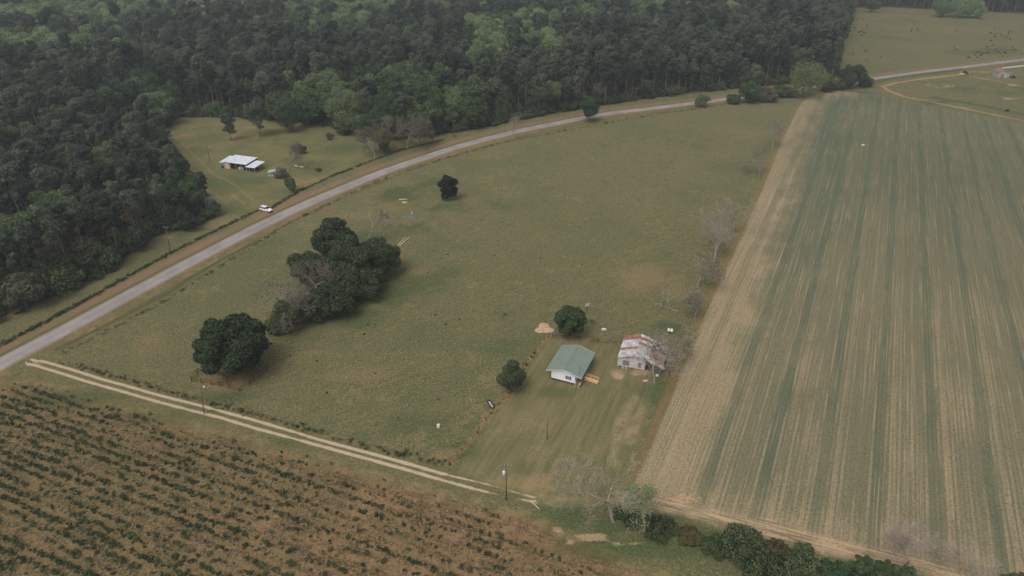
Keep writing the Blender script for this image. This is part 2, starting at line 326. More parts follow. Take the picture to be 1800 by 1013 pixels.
    lines = t.mul(t.step(r1, .16, .02), t.step(rmod, .40, .60)); g = t.add(g, t.mul(t.sub(t.step(r2, .4, .1), .5), .10))
    g = t.sub(t.mix_f(t.mul(far, .5), g, .62), t.mul(far, .15))
    le = t.add(t.attr('croplft'), t.add(t.mul(jit, 5), t.mul(t.sub(patch, .5), 34)))
    g = t.add(g, t.mul(t.step(le, 17, 5), .36)); g = t.sub(g, t.mul(t.mul(t.step(le, 13, 19), t.step(le, 34, 24)), .10))
    g = t.add(g, t.mul(t.step(t.add(t.attr('lane'), t.mul(jit, 5)), 12, 4), .15))
    cr = t.mix(t.step(g, .42, .70), S(80,88,70), S(104,100,78)); cr = t.mix(t.step(g, .70, 1.06), cr, S(142,126,100)); cr = t.mix(t.mul(t.mul(lines, t.sub(1.0, t.mul(far, .7))), .6), cr, S(150,134,106))
    cr = t.mix(t.mul(t.step(grain, .51, .40), .75), cr, S(64,66,44))
    cr = t.mix(t.mul(t.step(nx, .54, .66), .35), cr, S(160,144,118))
    fine = t.noise(t.xyz(t.mul(l, .02), t.mul(q, 3.2)), 1.0, 2, .6); cr = t.mix(t.mul(t.step(fine, .60, .70), .50), cr, S(168,150,122))
    cr = t.mix(t.mul(t.mul(t.step(fine, .45, .34), t.step(le, 18, 6)), .6), cr, S(92,92,68))
    c = t.mix(t.step(t.add(t.attr('crop'), t.mul(jit, 2.2)), -.6, .6), c, cr)
    edgec = t.mix(ns, S(126,98,66), S(120,92,62))
    c = t.mix(t.mul(t.mul(t.step(t.math('ABSOLUTE', t.add(t.attr('crop'), t.add(1.2, t.mul(jb, 1.6)))), 1.6, .2), t.step(t.attr('croplft'), 5, 2)), .45), c, edgec)
    # sandy lane at the foot of the crop field
    la = t.add(t.attr('lane'), t.mul(jit, 3.2)); rutl = t.noise(t.xyz(t.mul(s[0], .1), t.mul(t.add(t.mul(s[1], 1), t.mul(s[0], .36)), 1.6)), 1.0, 3, .6)
    lc = t.mix(t.step(t.add(t.mul(rutl, .6), t.mul(grain, .4)), .42, .58), S(116,96,72), S(170,150,124))
    c = t.mix(t.mul(t.step(t.add(la, t.mul(jb, 2.0)), 3.4, .6), .8), c, lc)
    # bare soil, orange tracks, farm track ruts
    c = t.mix(t.mul(t.mul(t.step(t.add(t.attr('bare'), t.mul(jb, 1.7)), .55, 1.05), t.step(t.attr('bare'), .15, .4)), .6), c, t.mix(ns, S(158,126,98), S(178,152,124)))
    c = t.mix(t.mul(t.step(t.add(t.attr('gline'), t.mul(jit, 3)), 4.2, 1.5), .75), c, S(68,78,54))
    oj = t.add(t.attr('orange'), t.mul(jit, 3)); c = t.mix(t.mul(t.step(t.add(oj, t.mul(jb, 1.2)), 2.4, .2), .72), c, t.mix(ns, S(158,116,86), S(166,138,106)))
    ru = t.add(t.math('MINIMUM', t.math('ABSOLUTE', t.attr('ruta')), t.math('ABSOLUTE', t.attr('rutb'))), t.mul(jit, .8)); ru = t.mx(ru, t.sub(t.attr('rut'), .6)); ru = t.add(ru, t.mul(t.step(t.attr('rutend'), 34, 0), t.add(.26, t.mul(jb, 1.1)))); ru = t.add(ru, t.mul(t.step(nm, .55, .68), .22)); c = t.mix(t.mul(t.step(ru, 2.2, .9), .35), c, S(100,92,62))
    c = t.mix(t.mul(t.step(ru, .62, .28), .92), c, t.mix(grain, S(136,118,96), S(192,176,152)))
    c = t.scale(c, t.add(t.add(.62, t.mul(grain, .46)), t.mul(nb, .30)))
    t.bump(t.add(t.mul(nf, .6), t.mul(ns, .8)), .55, .35)
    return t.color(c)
cq = G(1560, 532); CROPPH = 5.5 - (cq.x*ROWP.x + cq.y*ROWP.y)
M_GROUND = ground_material()

# ------------------------------------------------------------------ ground sheet, cut into its fields (all pieces meet edge to edge)
def ground_sheet():
    ys = [-400, -250, -120, -50, 0]; y = 30.0
    while y < 1300: ys.append(y); y += 0.55+0.0042*y
    while y < 9000: ys.append(y); y *= 1.12
    ys = np.array(ys); uf = np.linspace(-1, 1, 721); uo = 1+np.array([.04,.1,.2,.35,.6,1,1.8,3,6,12])
    us = np.concatenate([-uo[::-1], uf, uo])
    hw = 72+0.72*np.maximum(ys, 0)
    X = us[None, :]*hw[:, None]; Y = np.repeat(ys[:, None], len(us), 1)
    A = survey(X.ravel(), Y.ravel()); Z = height(X.ravel(), Y.ravel(), A)
    nr, nc = X.shape
    V = np.stack([X.ravel(), Y.ravel(), Z], 1)
    idx = np.arange(nr*nc).reshape(nr, nc)
    F = np.stack([idx[:-1, :-1], idx[:-1, 1:], idx[1:, 1:], idx[1:, :-1]], -1).reshape(-1, 4)
    fa = {k: A[k][F].mean(1) for k in ('crop', 'scrub', 'wood', 'rut', 'yard', 'clear', 'lane')}
    reg = np.zeros(len(F), int)
    reg[fa['wood'] > 0] = 1; reg[fa['clear'] > 0] = 5; reg[fa['scrub'] > 0] = 2; reg[fa['crop'] > 0] = 3; reg[fa['yard'] > 0] = 6; reg[fa['rut'] < 1.3] = 4
    for k, nm in enumerate(('ground', 'forest_floor', 'scrub_field', 'crop_field', 'farm_track', 'clearing_lawn', 'yard_lawn')):
        f = F[reg == k]
        if not len(f): continue
        used, inv = np.unique(f, return_inverse=True)
        me = bpy.data.meshes.new(nm); nf = len(f)
        me.vertices.add(len(used)); me.vertices.foreach_set('co', V[used].ravel())
        me.loops.add(nf*4); me.loops.foreach_set('vertex_index', inv.ravel().astype(np.int32))
        me.polygons.add(nf); me.polygons.foreach_set('loop_start', np.arange(0, nf*4, 4, dtype=np.int32))
        me.polygons.foreach_set('use_smooth', np.ones(nf, bool)); me.update(calc_edges=True)
        for a in BASE_ATTR:
            at = me.attributes.new(a, 'FLOAT', 'POINT'); at.data.foreach_set('value', A[a][used].astype(np.float32))
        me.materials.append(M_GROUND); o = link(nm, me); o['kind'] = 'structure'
ground_sheet()

# road ribbon
def catmull(pts, n=8):
    P = [Vector((p[0], p[1], 0)) for p in pts]; out = []
    for i in range(1, len(P)-2):
        for k in range(n):
            t = k/n; a, b, c, d = P[i-1], P[i], P[i+1], P[i+2]
            out.append(0.5*((2*b)+(c-a)*t+(2*a-5*b+4*c-d)*t*t+(3*b-a-3*c+d)*t**3))
    return out
def road_material():
    t = NT('asphalt', .9, .25); p = t.pos(); nf = t.noise(p, 3.0, 4, .7); nm = t.noise(p, .12, 4, .6)
    off = t.attr('off')
    c = t.mix(t.step(nm, .35, .65), S(122,115,114), S(138,131,129)); c = t.mix(t.mul(t.step(nf, .5, .7), .3), c, S(120,112,108))
    wheel = t.step(t.math('ABSOLUTE', t.sub(t.math('ABSOLUTE', off), 1.35)), .6, .1)
    c = t.mix(t.mul(wheel, .22), c, S(158,150,146))
    c = t.mix(t.mul(t.step(t.math('ABSOLUTE', off), .25, .05), .18), c, S(112,104,100))
    c = t.mix(t.step(t.add(t.math('ABSOLUTE', off), t.mul(t.sub(nf, .5), .8)), 2.45, 2.9), c, S(150,136,118))
    t.bump(nf, .15, .02); return t.color(c)
def ribbon(name, line, hw, z, mat):
    pts = catmull(line); mb_v = []; off = []; F = []
    us = [-hw, -hw*.5, 0, hw*.5, hw]
    for i, p in enumerate(pts):
        d = (pts[min(i+1, len(pts)-1)]-pts[max(i-1, 0)]).normalized(); s = Vector((d.y, -d.x, 0))
        for u in us: mb_v.append(tuple(p+s*u+Vector((0, 0, z+0.03*(1-abs(u)/hw))))); off.append(u)
        if i:
            k = (i-1)*5
            for j in range(4): F.append((k+j, k+j+1, k+6+j, k+5+j))
    me = bpy.data.meshes.new(name); me.from_pydata(mb_v, [], F); me.materials.append(mat)
    a = me.attributes.new('off', 'FLOAT', 'POINT'); a.data.foreach_set('value', off); me.update()
    o = link(name, me); o['kind'] = 'structure'; return o
ribbon('road', ROAD, 2.8, 0.05, road_material())

# ------------------------------------------------------------------ foliage
def leaf_mat(name, c1, c2, trans=0.25, var=0.5):
    t = NT(name, .75, .15); rn = t.rnd(); tint = t.attr('tint'); nz = t.noise(t.obj(), .45, 2, .6)
    f = t.add(t.add(t.mul(tint, .5), t.mul(nz, .45)), t.mul(t.sub(rn, .5), var))
    c = t.mix(t.step(f, .1, .85), c1, c2)
    t.color(c)
    tr = t.n('ShaderNodeBsdfTranslucent'); t.put(tr.inputs[0], c); ms = t.n('ShaderNodeMixShader'); ms.inputs[0].default_value = trans
    t.t.links.new(t.b.outputs[0], ms.inputs[1]); t.t.links.new(tr.outputs[0], ms.inputs[2]); t.t.links.new(ms.outputs[0], t.o.inputs[0])
    return t.m
ML = dict(
    pine=leaf_mat('pine_needles', (.066,.094,.064,1), (.190,.232,.155,1), .45, .85),
    broad=leaf_mat('broad_leaves', (.075,.135,.058,1), (.240,.300,.140,1), .42, .9),
    bright=leaf_mat('spring_leaves', (.170,.260,.120,1), (.380,.460,.230,1), .4, .8),
    pale=leaf_mat('budding_leaves', (.15,.15,.09,1), (.25,.24,.15,1), .35),
    oak=leaf_mat('oak_leaves', (.026,.048,.024,1), (.120,.155,.070,1), .25, .25),
    cedar=leaf_mat('cedar_leaves', (.018,.024,.016,1), (.045,.050,.030,1), .1, .1),
    bush=leaf_mat('bush_leaves', (.045,.072,.032,1), (.150,.180,.085,1)),
    grey=leaf_mat('moss_leaves', (.13,.13,.085,1), (.27,.255,.18,1), .4),
    dry=leaf_mat('dry_grass', (.34,.26,.16,1), (.55,.45,.30,1), .5),
    rust=leaf_mat('rusty_leaves', (.085,.085,.04,1), (.19,.155,.075,1)),
    hedge=leaf_mat('silvery_leaves', (.035,.062,.026,1), (.21,.26,.13,1), .3, .1),
    shrub=leaf_mat('sapling_leaves', (.036,.066,.030,1), (.115,.170,.072,1)),
)
MB_ = dict(
    bark=simple('bark', (.10,.078,.06,1), .95, .35, 2), pinebark=simple('pine_bark', (.30,.25,.21,1), .95, .3, 1.5),
    twig=simple('grey_twigs', (.37,.325,.265,1), .95, .25, 1.0), pinktwig=simple('pink_twigs', (.38,.31,.265,1), .95, .25, 1.0), darktwig=simple('dark_twigs', (.24,.20,.165,1), .95, .3, 1.0))

def leaves_mesh(name, C, O, size, mat, sizevar=.5, flat=0.0, r=None):
    r = r or np.random.default_rng(1); n = len(C)
    N = O*0.7 + r.normal(size=(n, 3))*0.55 + np.array([0, 0, .35+flat]); N /= np.linalg.norm(N, axis=1)[:, None]
    T = np.cross(N, r.normal(size=(n, 3))); T /= np.linalg.norm(T, axis=1)[:, None]+1e-9; B = np.cross(N, T)
    s = size*(1-sizevar/2+sizevar*r.random(n))[:, None]; asp = (.55+.6*r.random(n))[:, None]
    j = lambda: (.75+.5*r.random((n, 1)))
    V = np.stack([C-T*s*j()*.5-B*s*asp*.5*j(), C+T*s*j()*.5-B*s*asp*.4*j(), C+T*s*.5*j()+B*s*asp*.5*j(), C-T*s*.4*j()+B*s*asp*.5*j()], 1).reshape(-1, 3)
    me = bpy.data.meshes.new(name); me.vertices.add(4*n); me.vertices.foreach_set('co', V.ravel())
    me.loops.add(4*n); me.loops.foreach_set('vertex_index', np.arange(4*n, dtype=np.int32))
    me.polygons.add(n); me.polygons.foreach_set('loop_start', np.arange(0, 4*n, 4, dtype=np.int32)); me.update(calc_edges=True)
    a = me.attributes.new('tint', 'FLOAT', 'FACE'); a.data.foreach_set('value', r.random(n).astype(np.float32))
    me.materials.append(mat); return me
def lobes_points(lobes, n, r, shell=.7, low=.55):
    L = np.array([(*c, *rad) for c, rad in lobes]); wts = (L[:, 3]*L[:, 4])+(L[:, 3]*L[:, 5]); wts /= wts.sum()
    m = int(n*1.9); k = r.choice(len(L), m, p=wts); D = r.normal(size=(m, 3)); D /= np.linalg.norm(D, axis=1)[:, None]
    rr = shell+(1.14-shell)*r.random(m)**.8
    D2 = D*rr[:, None]; P = L[k, :3]+D2*L[k, 3:]
    keep = (D[:, 2] > -.35) | (r.random(m) > low)
    for i in range(len(L)):
        q = (P-L[i, :3])/L[i, 3:]; keep &= ~((np.linalg.norm(q, axis=1) < .72) & (k != i))
    P, D = P[keep][:n], D[keep][:n]; return P, D
def trunk_mb(h, r0, r, lean=(0, 0), limbs=0, crown_r=4, z0=.5, n=7, mb=None):
    mb = mb or MB(); pts = []; ph = r.random()*6
    for i in range(6):
        t = i/5; pts.append((lean[0]*t+.12*math.sin(ph+4*t)*h/12, lean[1]*t+.1*math.cos(ph+5*t)*h/12, h*t-.1))
    mb.tube(pts, [r0*(1.35 if i == 0 else 1-.8*i/5) for i in range(6)], n)
    for i in range(limbs):
        a = 2*math.pi*(i+r.random()*.6)/limbs; z = h*(z0+(.95-z0)*r.random()*.7); L = crown_r*(.55+.4*r.random()); f = z/h
        b = Vector((lean[0]*f, lean[1]*f, z)); e = b+Vector((math.cos(a)*L, math.sin(a)*L, L*(.35+.4*r.random())))
        mid = b.lerp(e, .5)+Vector((0, 0, -.08*L)); mb.tube([b, mid, e], [r0*.38, r0*.24, r0*.07], 5)
    return mb
def pine_meshes(seed, h=25, cr=3.6, nleaf=2600, size=.66, base=.56):
    r = np.random.default_rng(seed); h0 = h*base; lobes = []
    for i in range(30):
        t = r.random()**.6; z = h0+(h-h0)*t; env = cr*(1-.55*max(0, (t-.45)/.55)**2)*(.55+.45*min(1, t/.3)); a = r.random()*6.283; q = env*(r.random()**.5)*.8
        s = (.85+.65*r.random())*cr/3.9; lobes.append(((q*math.cos(a), q*math.sin(a), z-.6), (s*1.25, s*1.25, s*.8)))
    lobes.append(((0, 0, h-.9), (1.2, 1.2, 1.0)))
    P, D = lobes_points(lobes, nleaf, r, .55, .45)
    crown = leaves_mesh('pine_crown', P, D, size, ML['pine'], r=r)
    mb = trunk_mb(h*.95, .25, r, limbs=7, crown_r=cr*.8, z0=base-.08, n=6)
    return crown, mb.mesh('pine_trunk', MB_['pinebark'], True)
def broad_meshes(seed, h=16, cr=5, mat='broad', nleaf=2200, size=.65, lean=(0, 0), bark='bark', low=.30, nl=16, flat=1.0):
    r = np.random.default_rng(seed); lobes = []; zc = h*(low+1)/2; hz = h*(1-low)/2
    for i in range(nl):
        D = r.normal(size=3); D /= np.linalg.norm(D); D[2] = D[2]*.9+.12; q = (.60+.26*r.random())*(1+(.30 if nl < 24 else .17)*mnoise.noise(Vector((D[0]*1.3+seed, D[1]*1.3, D[2]*1.3)))); s = cr*(.26+.20*r.random())*(18/max(nl, 12))**.42; q = q if nl < 24 else min(.92, q+.10)
        f = zc/h
        lobes.append(((D[0]*cr*q+lean[0]*f, D[1]*cr*q+lean[1]*f, zc+D[2]*hz*q), (s, s, s*.85*flat)))
    lobes.append(((lean[0]*.6, lean[1]*.6, zc), (cr*.6, cr*.6, hz*.68)))
    P, D = lobes_points(lobes, nleaf, r, .72, .3)
    P[:, 2] = np.maximum(P[:, 2], .15)
    crown = leaves_mesh('tree_crown', P, D, size, ML[mat], r=r)
    mb = trunk_mb(h*.7, max(.16, h*.02), r, lean=(lean[0]*.6, lean[1]*.6), limbs=6, crown_r=cr*.8, z0=.35)
    return crown, mb.mesh('tree_trunk', MB_[bark], True)
def bare_mb(seed, h=12, spread=1.0, lean=(0, 0), depth=6, r0=None, droop=0.0, fork=.26, minr=.014, kids=(2, 3, 3)):
    rd = random.Random(seed); mb = MB(); r0 = r0 or h*.017; tips = []
    def grow(p, d, L, r, lev):
        n = 3 if lev < 3 else 2; pts = [p]; q = p; dd = d
        for i in range(n):
            dd = (dd+Vector((rd.gauss(0, .12), rd.gauss(0, .12), rd.gauss(0, .08)-droop*.06*lev))).normalized(); q = q+dd*L/n; pts.append(q)
        r1 = max(minr*.8, r*.68); mb.tube(pts, [max(minr, r+(r1-r)*i/n) for i in range(n+1)], 6 if lev < 2 else (4 if lev < 3 else 3), cap=False)
        if lev >= depth: tips.append(q); return
        k = rd.choice(kids) if lev else rd.choice((3, 4))
        for j in range(k):
            a = rd.random()*6.283; o = dd.orthogonal().normalized(); o.rotate(Matrix.Rotation(a, 3, dd)); ang = spread*(.35+.45*rd.random())
            nd = (dd*math.cos(ang)+o*math.sin(ang)+Vector((0, 0, .10))).normalized(); grow(q, nd, L*(.62+.22*rd.random()), r1*(.85 if j == 0 else .62), lev+1)
        if lev in (1, 2, 3, 4):
            for s in (pts[1], pts[-2]):
                a = rd.random()*6.283; o = dd.orthogonal().normalized(); o.rotate(Matrix.Rotation(a, 3, dd))
                grow(s, (dd*.5+o*.8).normalized(), L*.62, r1*.42, max(lev+2, depth-2))
    grow(Vector((0, 0, -.1)), Vector((lean[0], lean[1], 1)).normalized(), h*fork, r0, 0)
    top = max(v[2] for v in mb.v); k = h/top; mb.v = [(x*k, y*k, z*k) for x, y, z in mb.v]; tips = [t*k for t in tips]   # true height
    return mb, tips

# ------------------------------------------------------------------ forest
def grid_points(sp, y0, y1, keep, seed=3):
    r = np.random.default_rng(seed); ys = np.arange(y0, y1, sp*.9); out = []
    for i, y in enumerate(ys):
        hw = 60+.80*y; xs = np.arange(-hw, hw, sp)+(i % 2)*sp/2
        out.append(np.stack([xs+r.uniform(-.38, .38, len(xs))*sp, np.full(len(xs), y)+r.uniform(-.38, .38, len(xs))*sp], 1))
    P = np.concatenate(out); return P[keep(P[:, 0], P[:, 1])]
road_clear = lambda X, Y: np.abs(seg_dist(X, Y, ROAD, False)) > 9
PT0 = G(277, 224)
FP = grid_points(7.6, 110, 1120, lambda X, Y: (poly_dist(X, Y, WOOD) > 1.5) & road_clear(X, Y) & (np.hypot((X-PT0.x+3)/16, (Y-PT0.y+12)/26) > 1))
BROADBL = [(120,62,130,60,1.2),(250,35,80,45,1.2),(60,125,70,50,1.1),(170,130,50,40,.9),(350,45,60,35,1),(640,52,110,40,1.2),(780,36,130,40,1.2),(560,85,60,40,1),(880,85,55,35,1.1),(970,70,60,40,1.2),(1090,45,70,40,1.2),(1050,75,50,35,1),(900,110,40,30,1),
           (620,200,34,22,1.4),(680,190,34,24,1.4),(560,205,30,22,1.3),(740,215,25,20,1.2),(830,205,25,16,1),(500,205,16,14,.6),(430,195,16,10,.6),(390,180,30,14,.7),(270,205,16,14,1.1),(850,140,40,40,.8),(900,120,40,35,.8),(980,140,25,25,.6),(700,120,20,20,.6),(1010,105,25,20,.8),(1150,60,20,20,.7),(1130,35,30,20,.7),(1270,50,30,30,.5),
           (100,430,10,14,.9),(150,420,7,9,1.0),(30,480,14,10,.8),(180,330,18,14,.6),(220,230,18,12,.6),(1480,90,14,60,.8),(1400,60,20,30,.5),(60,510,8,5,.7)]
bd = blobs(FP[:, 0], FP[:, 1], BROADBL)
nzv = np.array([mnoise.noise(Vector((x*.03, y*.03, 1.7)))+.5*mnoise.noise(Vector((x*.09, y*.09, 5))) for x, y in FP])
isb = (bd+nzv*.45+rng.normal(size=len(FP))*.10) > .50
far_bright = (FP[:, 1] > 470)
dist = np.hypot(FP[:, 0], FP[:, 1]); vis = np.array([in_frame(x, y, 15, 10) for x, y in FP])
r_ = rng.random(len(FP)); kind = np.where(isb, np.where(far_bright & (r_ < .65), 2, 1), np.where(r_ < .06, 1, np.where(r_ > .97, 3, 0)))
# prototypes: pine 0-5, broad 6-9, bright 10-12, pale 13-14
PINE = [pine_meshes(20+i, h_, c_, 2400, .64, b_) for i, (h_, c_, b_) in enumerate(((22,4.4,.52),(25,3.6,.6),(27,5.0,.58),(24,3.2,.45),(29,4.3,.62),(20,4.9,.42)))]
BROAD = [broad_meshes(40+i, 18+1.2*i, 5.4+.5*i, 'broad', 3000) for i in range(4)]
BRIGHT = [broad_meshes(50+i, 20+1.2*i, 5.6+.5*i, 'bright', 3000) for i in range(3)]
PALE = [broad_meshes(60+i, 14+1.5*i, 4.2, 'pale', 1100, .5, bark='pinebark') for i in range(2)]
PROT = PINE+BROAD+BRIGHT+PALE
def joined(name, crown, trunk):
    me = bpy.data.meshes.new(name); import bmesh
    bm = bmesh.new(); bm.from_mesh(crown); k = len(bm.faces); bm.from_mesh(trunk); bm.faces.ensure_lookup_table()
    for f in bm.faces[k:]: f.material_index = 1
    bm.to_mesh(me); bm.free(); me.materials.append(crown.materials[0]); me.materials.append(trunk.materials[0]); return me
def scatter(name, pts, rot, scl, idx, meshes, label=None, cat=None, zs=None):
    me = bpy.data.meshes.new(name); n = len(pts); me.vertices.add(n)
    co = np.zeros((n, 3)); co[:, :2] = pts; me.vertices.foreach_set('co', co.ravel())
    for nm, arr, ty in (('rot', rot, 'FLOAT'), ('scl', scl, 'FLOAT'), ('idx', idx, 'INT'), ('sz', zs if zs is not None else scl, 'FLOAT')):
        a = me.attributes.new(nm, ty, 'POINT'); a.data.foreach_set('value', np.asarray(arr, np.int32 if ty == 'INT' else np.float32))
    me.update(); o = link(name, me); tag(o, label, cat, kind='stuff')
    cl = bpy.data.collections.new(name+'_kinds')
    for i, m in enumerate(meshes):
        q = bpy.data.objects.new('%s_kind_%02d' % (name, i), m); cl.objects.link(q)
    g = bpy.data.node_groups.new(name, 'GeometryNodeTree'); g.interface.new_socket('Geometry', in_out='INPUT', socket_type='NodeSocketGeometry')
    g.interface.new_socket('Geometry', in_out='OUTPUT', socket_type='NodeSocketGeometry')
    N = g.nodes.new; gi, go = N('NodeGroupInput'), N('NodeGroupOutput'); ip = N('GeometryNodeInstanceOnPoints'); ci = N('GeometryNodeCollectionInfo')
    ci.inputs['Collection'].default_value = cl; ci.inputs['Separate Children'].default_value = True; ci.inputs['Reset Children'].default_value = True
    def at(nm, ty):
        a = N('GeometryNodeInputNamedAttribute'); a.data_type = ty; a.inputs['Name'].default_value = nm; return a.outputs[0]
    cx = N('ShaderNodeCombineXYZ'); cs = N('ShaderNodeCombineXYZ'); L = g.links.new
    L(at('rot', 'FLOAT'), cx.inputs[2]); sc_ = at('scl', 'FLOAT'); L(sc_, cs.inputs[0]); L(sc_, cs.inputs[1]); L(at('sz', 'FLOAT'), cs.inputs[2])
    L(gi.outputs[0], ip.inputs['Points']); L(ci.outputs[0], ip.inputs['Instance']); ip.inputs['Pick Instance'].default_value = True
    L(at('idx', 'INT'), ip.inputs['Instance Index']); L(cx.outputs[0], ip.inputs['Rotation']); L(cs.outputs[0], ip.inputs['Scale']); L(ip.outputs[0], go.inputs[0])
    o.modifiers.new('scatter', 'NODES').node_group = g; return o
kidx = np.select([kind == 0, kind == 1, kind == 2], [rng.integers(0, 6, len(FP)), 6+rng.integers(0, 4, len(FP)), 10+rng.integers(0, 3, len(FP))], 13+rng.integers(0, 2, len(FP)))
scl = rng.uniform(.70, 1.15, len(FP)); rot = rng.uniform(0, 6.283, len(FP))
near_left = (FP[:, 1] < 330) & (FP[:, 0] < -60); scl = np.where(near_left, scl*.84, scl)
lim = {0: 280, 1: 130, 2: 20, 3: 25}
indiv = np.zeros(len(FP), bool)
edge_d = poly_dist(FP[:, 0], FP[:, 1], WOOD)
for k, m in lim.items():
    c = np.where((kind == k) & vis)[0]; c = c[np.argsort(dist[c]+(edge_d[c] > 16)*90)][:m]; indiv[c] = True
INFO = {0: ('pine_tree', 'tall dark grey-green pine with a straight bare trunk in the woods', 'pine tree', 'pines in the front rows of the woods'),
        1: ('broadleaf_tree', 'dense rounded green broadleaf tree among the pines of the woods', 'tree', 'rounded green trees in the woods'),
        2: ('broadleaf_tree', 'bright spring green broadleaf tree in the woods', 'tree', 'bright spring green trees in the woods'),
        3: ('budding_tree', 'pale yellowish budding tree among the dark pines', 'tree', 'pale budding trees among the pines')}
for i in np.where(indiv)[0]:
    nm, lb, ct, gr = INFO[int(kind[i])]; cr_, tr_ = PROT[kidx[i]]
    e = empty(nm, (FP[i, 0], FP[i, 1], 0), float(rot[i]), lb, ct, gr); e.scale = (scl[i], scl[i], scl[i]*float(rng.uniform(.85, 1.18)))
    link('crown', cr_, e); link('trunk', tr_, e)
rest = ~indiv
JM = [joined('forest_kind', a, b) for a, b in PROT]
scatter('far_forest', FP[rest], rot[rest], scl[rest], kidx[rest], JM, zs=scl[rest]*rng.uniform(.82, 1.22, int(rest.sum())), label='dense far-off mass of dark pines and green broadleaf trees filling the woods', cat='forest')
# undergrowth along the edge of the woods
BUSH = [broad_meshes(70+i, 2.6+.5*i, 1.7+.25*i, 'bush', 260, .42, low=0.0, nl=9)[0] for i in range(4)]
UP = grid_points(3.0, 110, 760, lambda X, Y: (lambda d: (d > -1.0) & (d < 13))(poly_dist(X, Y, WOOD)) & road_clear(X, Y), 9)
UP = UP[rng.random(len(UP)) < np.where(UP[:, 0] > 20, .4, .8)]
scatter('forest_undergrowth', UP, rng.uniform(0, 6.28, len(UP)), rng.uniform(.6, 1.6, len(UP)), rng.integers(0, 4, len(UP)), BUSH, 'low green brush growing along the edge of the woods', 'undergrowth')
BIG = [broad_meshes(80+i, 7+1.0*i, 3.0+.2*i, 'broad', 700, .5, low=0.05, nl=12)[0] for i in range(3)]
UP2 = grid_points(6.0, 110, 760, lambda X, Y: (lambda d: (d > 1.5) & (d < 15))(poly_dist(X, Y, WOOD)) & road_clear(X, Y), 19)
UP2 = UP2[(rng.random(len(UP2)) < .55) & ((UP2[:, 0] < 20) | (rng.random(len(UP2)) < .15))]
scatter('forest_thicket', UP2, rng.uniform(0, 6.28, len(UP2)), rng.uniform(.6, 1.2, len(UP2)), rng.integers(0, 3, len(UP2)), BIG, 'tangled mid-height thicket between the trunks at the edge of the woods', 'thicket')
# brush along the verge fence
fp = []
for ln in ('verge', 'clearing', 'track', 'yard', 'pasture'):
    L = FENCES[ln]; dens = dict(verge=6.0, clearing=4.5, track=1.5, yard=.4, pasture=.5)[ln]
    for (ax, ay), (bx, by) in zip(L[:-1], L[1:]):
        d = math.hypot(bx-ax, by-ay)
        for i in range(int(d*dens)):
            t = random.random(); fp.append((ax+(bx-ax)*t+random.gauss(0, .45), ay+(by-ay)*t+random.gauss(0, .45)))
SMALL = [broad_meshes(90+i, 1.0+.2*i, .75, 'bush', 60, .28, low=0.0, nl=5)[0] for i in range(3)]
n = len(fp); scatter('fence_weeds', np.array(fp), rng.uniform(0, 6.28, n), rng.uniform(.2, .62, n)*(1+.6*np.array([mnoise.noise(Vector((x*.15, y*.15, 2))) for x, y in fp])), rng.integers(0, 3, n), SMALL, 'low green weeds grown up along the fence lines', 'weeds')
# ------------------------------------------------------------------ scrub field: shrubs and dry grass
def tuft_mesh(seed, mat, n=16, h=.8, sp=.45):
    r = np.random.default_rng(seed); C = np.stack([r.normal(size=n)*sp, r.normal(size=n)*sp, r.uniform(.1, h, n)], 1); O = C.copy(); O[:, 2] = .2
    return leaves_mesh('tuft', C, O/np.linalg.norm(O, axis=1)[:, None], .32, ML[mat], r=r)
SHR = [broad_meshes(100+i, .95+.18*i, .55+.07*i, 'shrub', 70, .26, low=0.0, nl=6)[0] for i in range(5)]
SP = grid_points(.84, 35, 200, lambda X, Y: (poly_dist(X, Y, SCRUB) > 1), 11)
SP = SP[SP[:, 0] < 60]; Dd = np.array([SCD.x, SCD.y]); Pp = np.array([SCP.x, SCP.y]); a_, b_ = SP@Dd, SP@Pp; b_ = np.round(b_/2.3)*2.3+rng.normal(size=len(b_))*.32; SP = a_[:, None]*Dd+b_[:, None]*Pp
ln_ = SP@np.array([SCD.x, SCD.y]); cn = SP@np.array([SCP.x, SCP.y])
dn = np.array([mnoise.noise(Vector((a*.06, b*.38, 3)))+.6*mnoise.noise(Vector((a*.3, b*.5, 9)))+.30*math.sin(b*2*math.pi/9.0) for a, b in zip(ln_, cn)])
px = np.array([photo_px(x, y) for x, y in SP]); sd_ = poly_dist(SP[:, 0], SP[:, 1], SCRUB)
prob = np.clip(.40+dn*.55, 0.06, .95)*np.clip((sd_-.5)/7, .03, 1)*np.where(px[:, 0] > 900, .22, 1)*np.clip(1.7-px[:, 0]/700, .7, 1.7)
SP2 = SP[rng.random(len(SP)) < prob]
d2 = np.hypot(SP2[:, 0], SP2[:, 1]); v2 = np.array([in_frame(x, y, 0, -4) for x, y in SP2]); sz2 = .22+.52*rng.random(len(SP2))**1.4
big = np.argsort(np.where(v2, -sz2/d2, 9))[:290]; im = np.zeros(len(SP2), bool); im[big] = True
for i in big:
    o = link('shrub', SHR[int(rng.integers(0, 5))], None, (SP2[i, 0], SP2[i, 1], 0), float(rng.uniform(0, 6.28))); o.scale = (sz2[i],)*3
    tag(o, 'larger dark green shrub growing in the brown scrub field', 'shrub', 'larger dark shrubs of the scrub field')
rs = SP2[~im]; n = len(rs); scatter('scrub_growth', rs, rng.uniform(0, 6.28, n), sz2[~im], rng.integers(0, 5, n), SHR, 'small dark green shrubs dotted all over the brown scrub field', 'shrubs')
TU = [tuft_mesh(120+i, 'dry', 18, .7, .5) for i in range(4)]
tp = np.clip(.20-dn*.20, .03, .4)*np.clip((sd_-1)/6, 0, 1); TPt = SP[rng.random(len(SP)) < tp]; n = len(TPt)
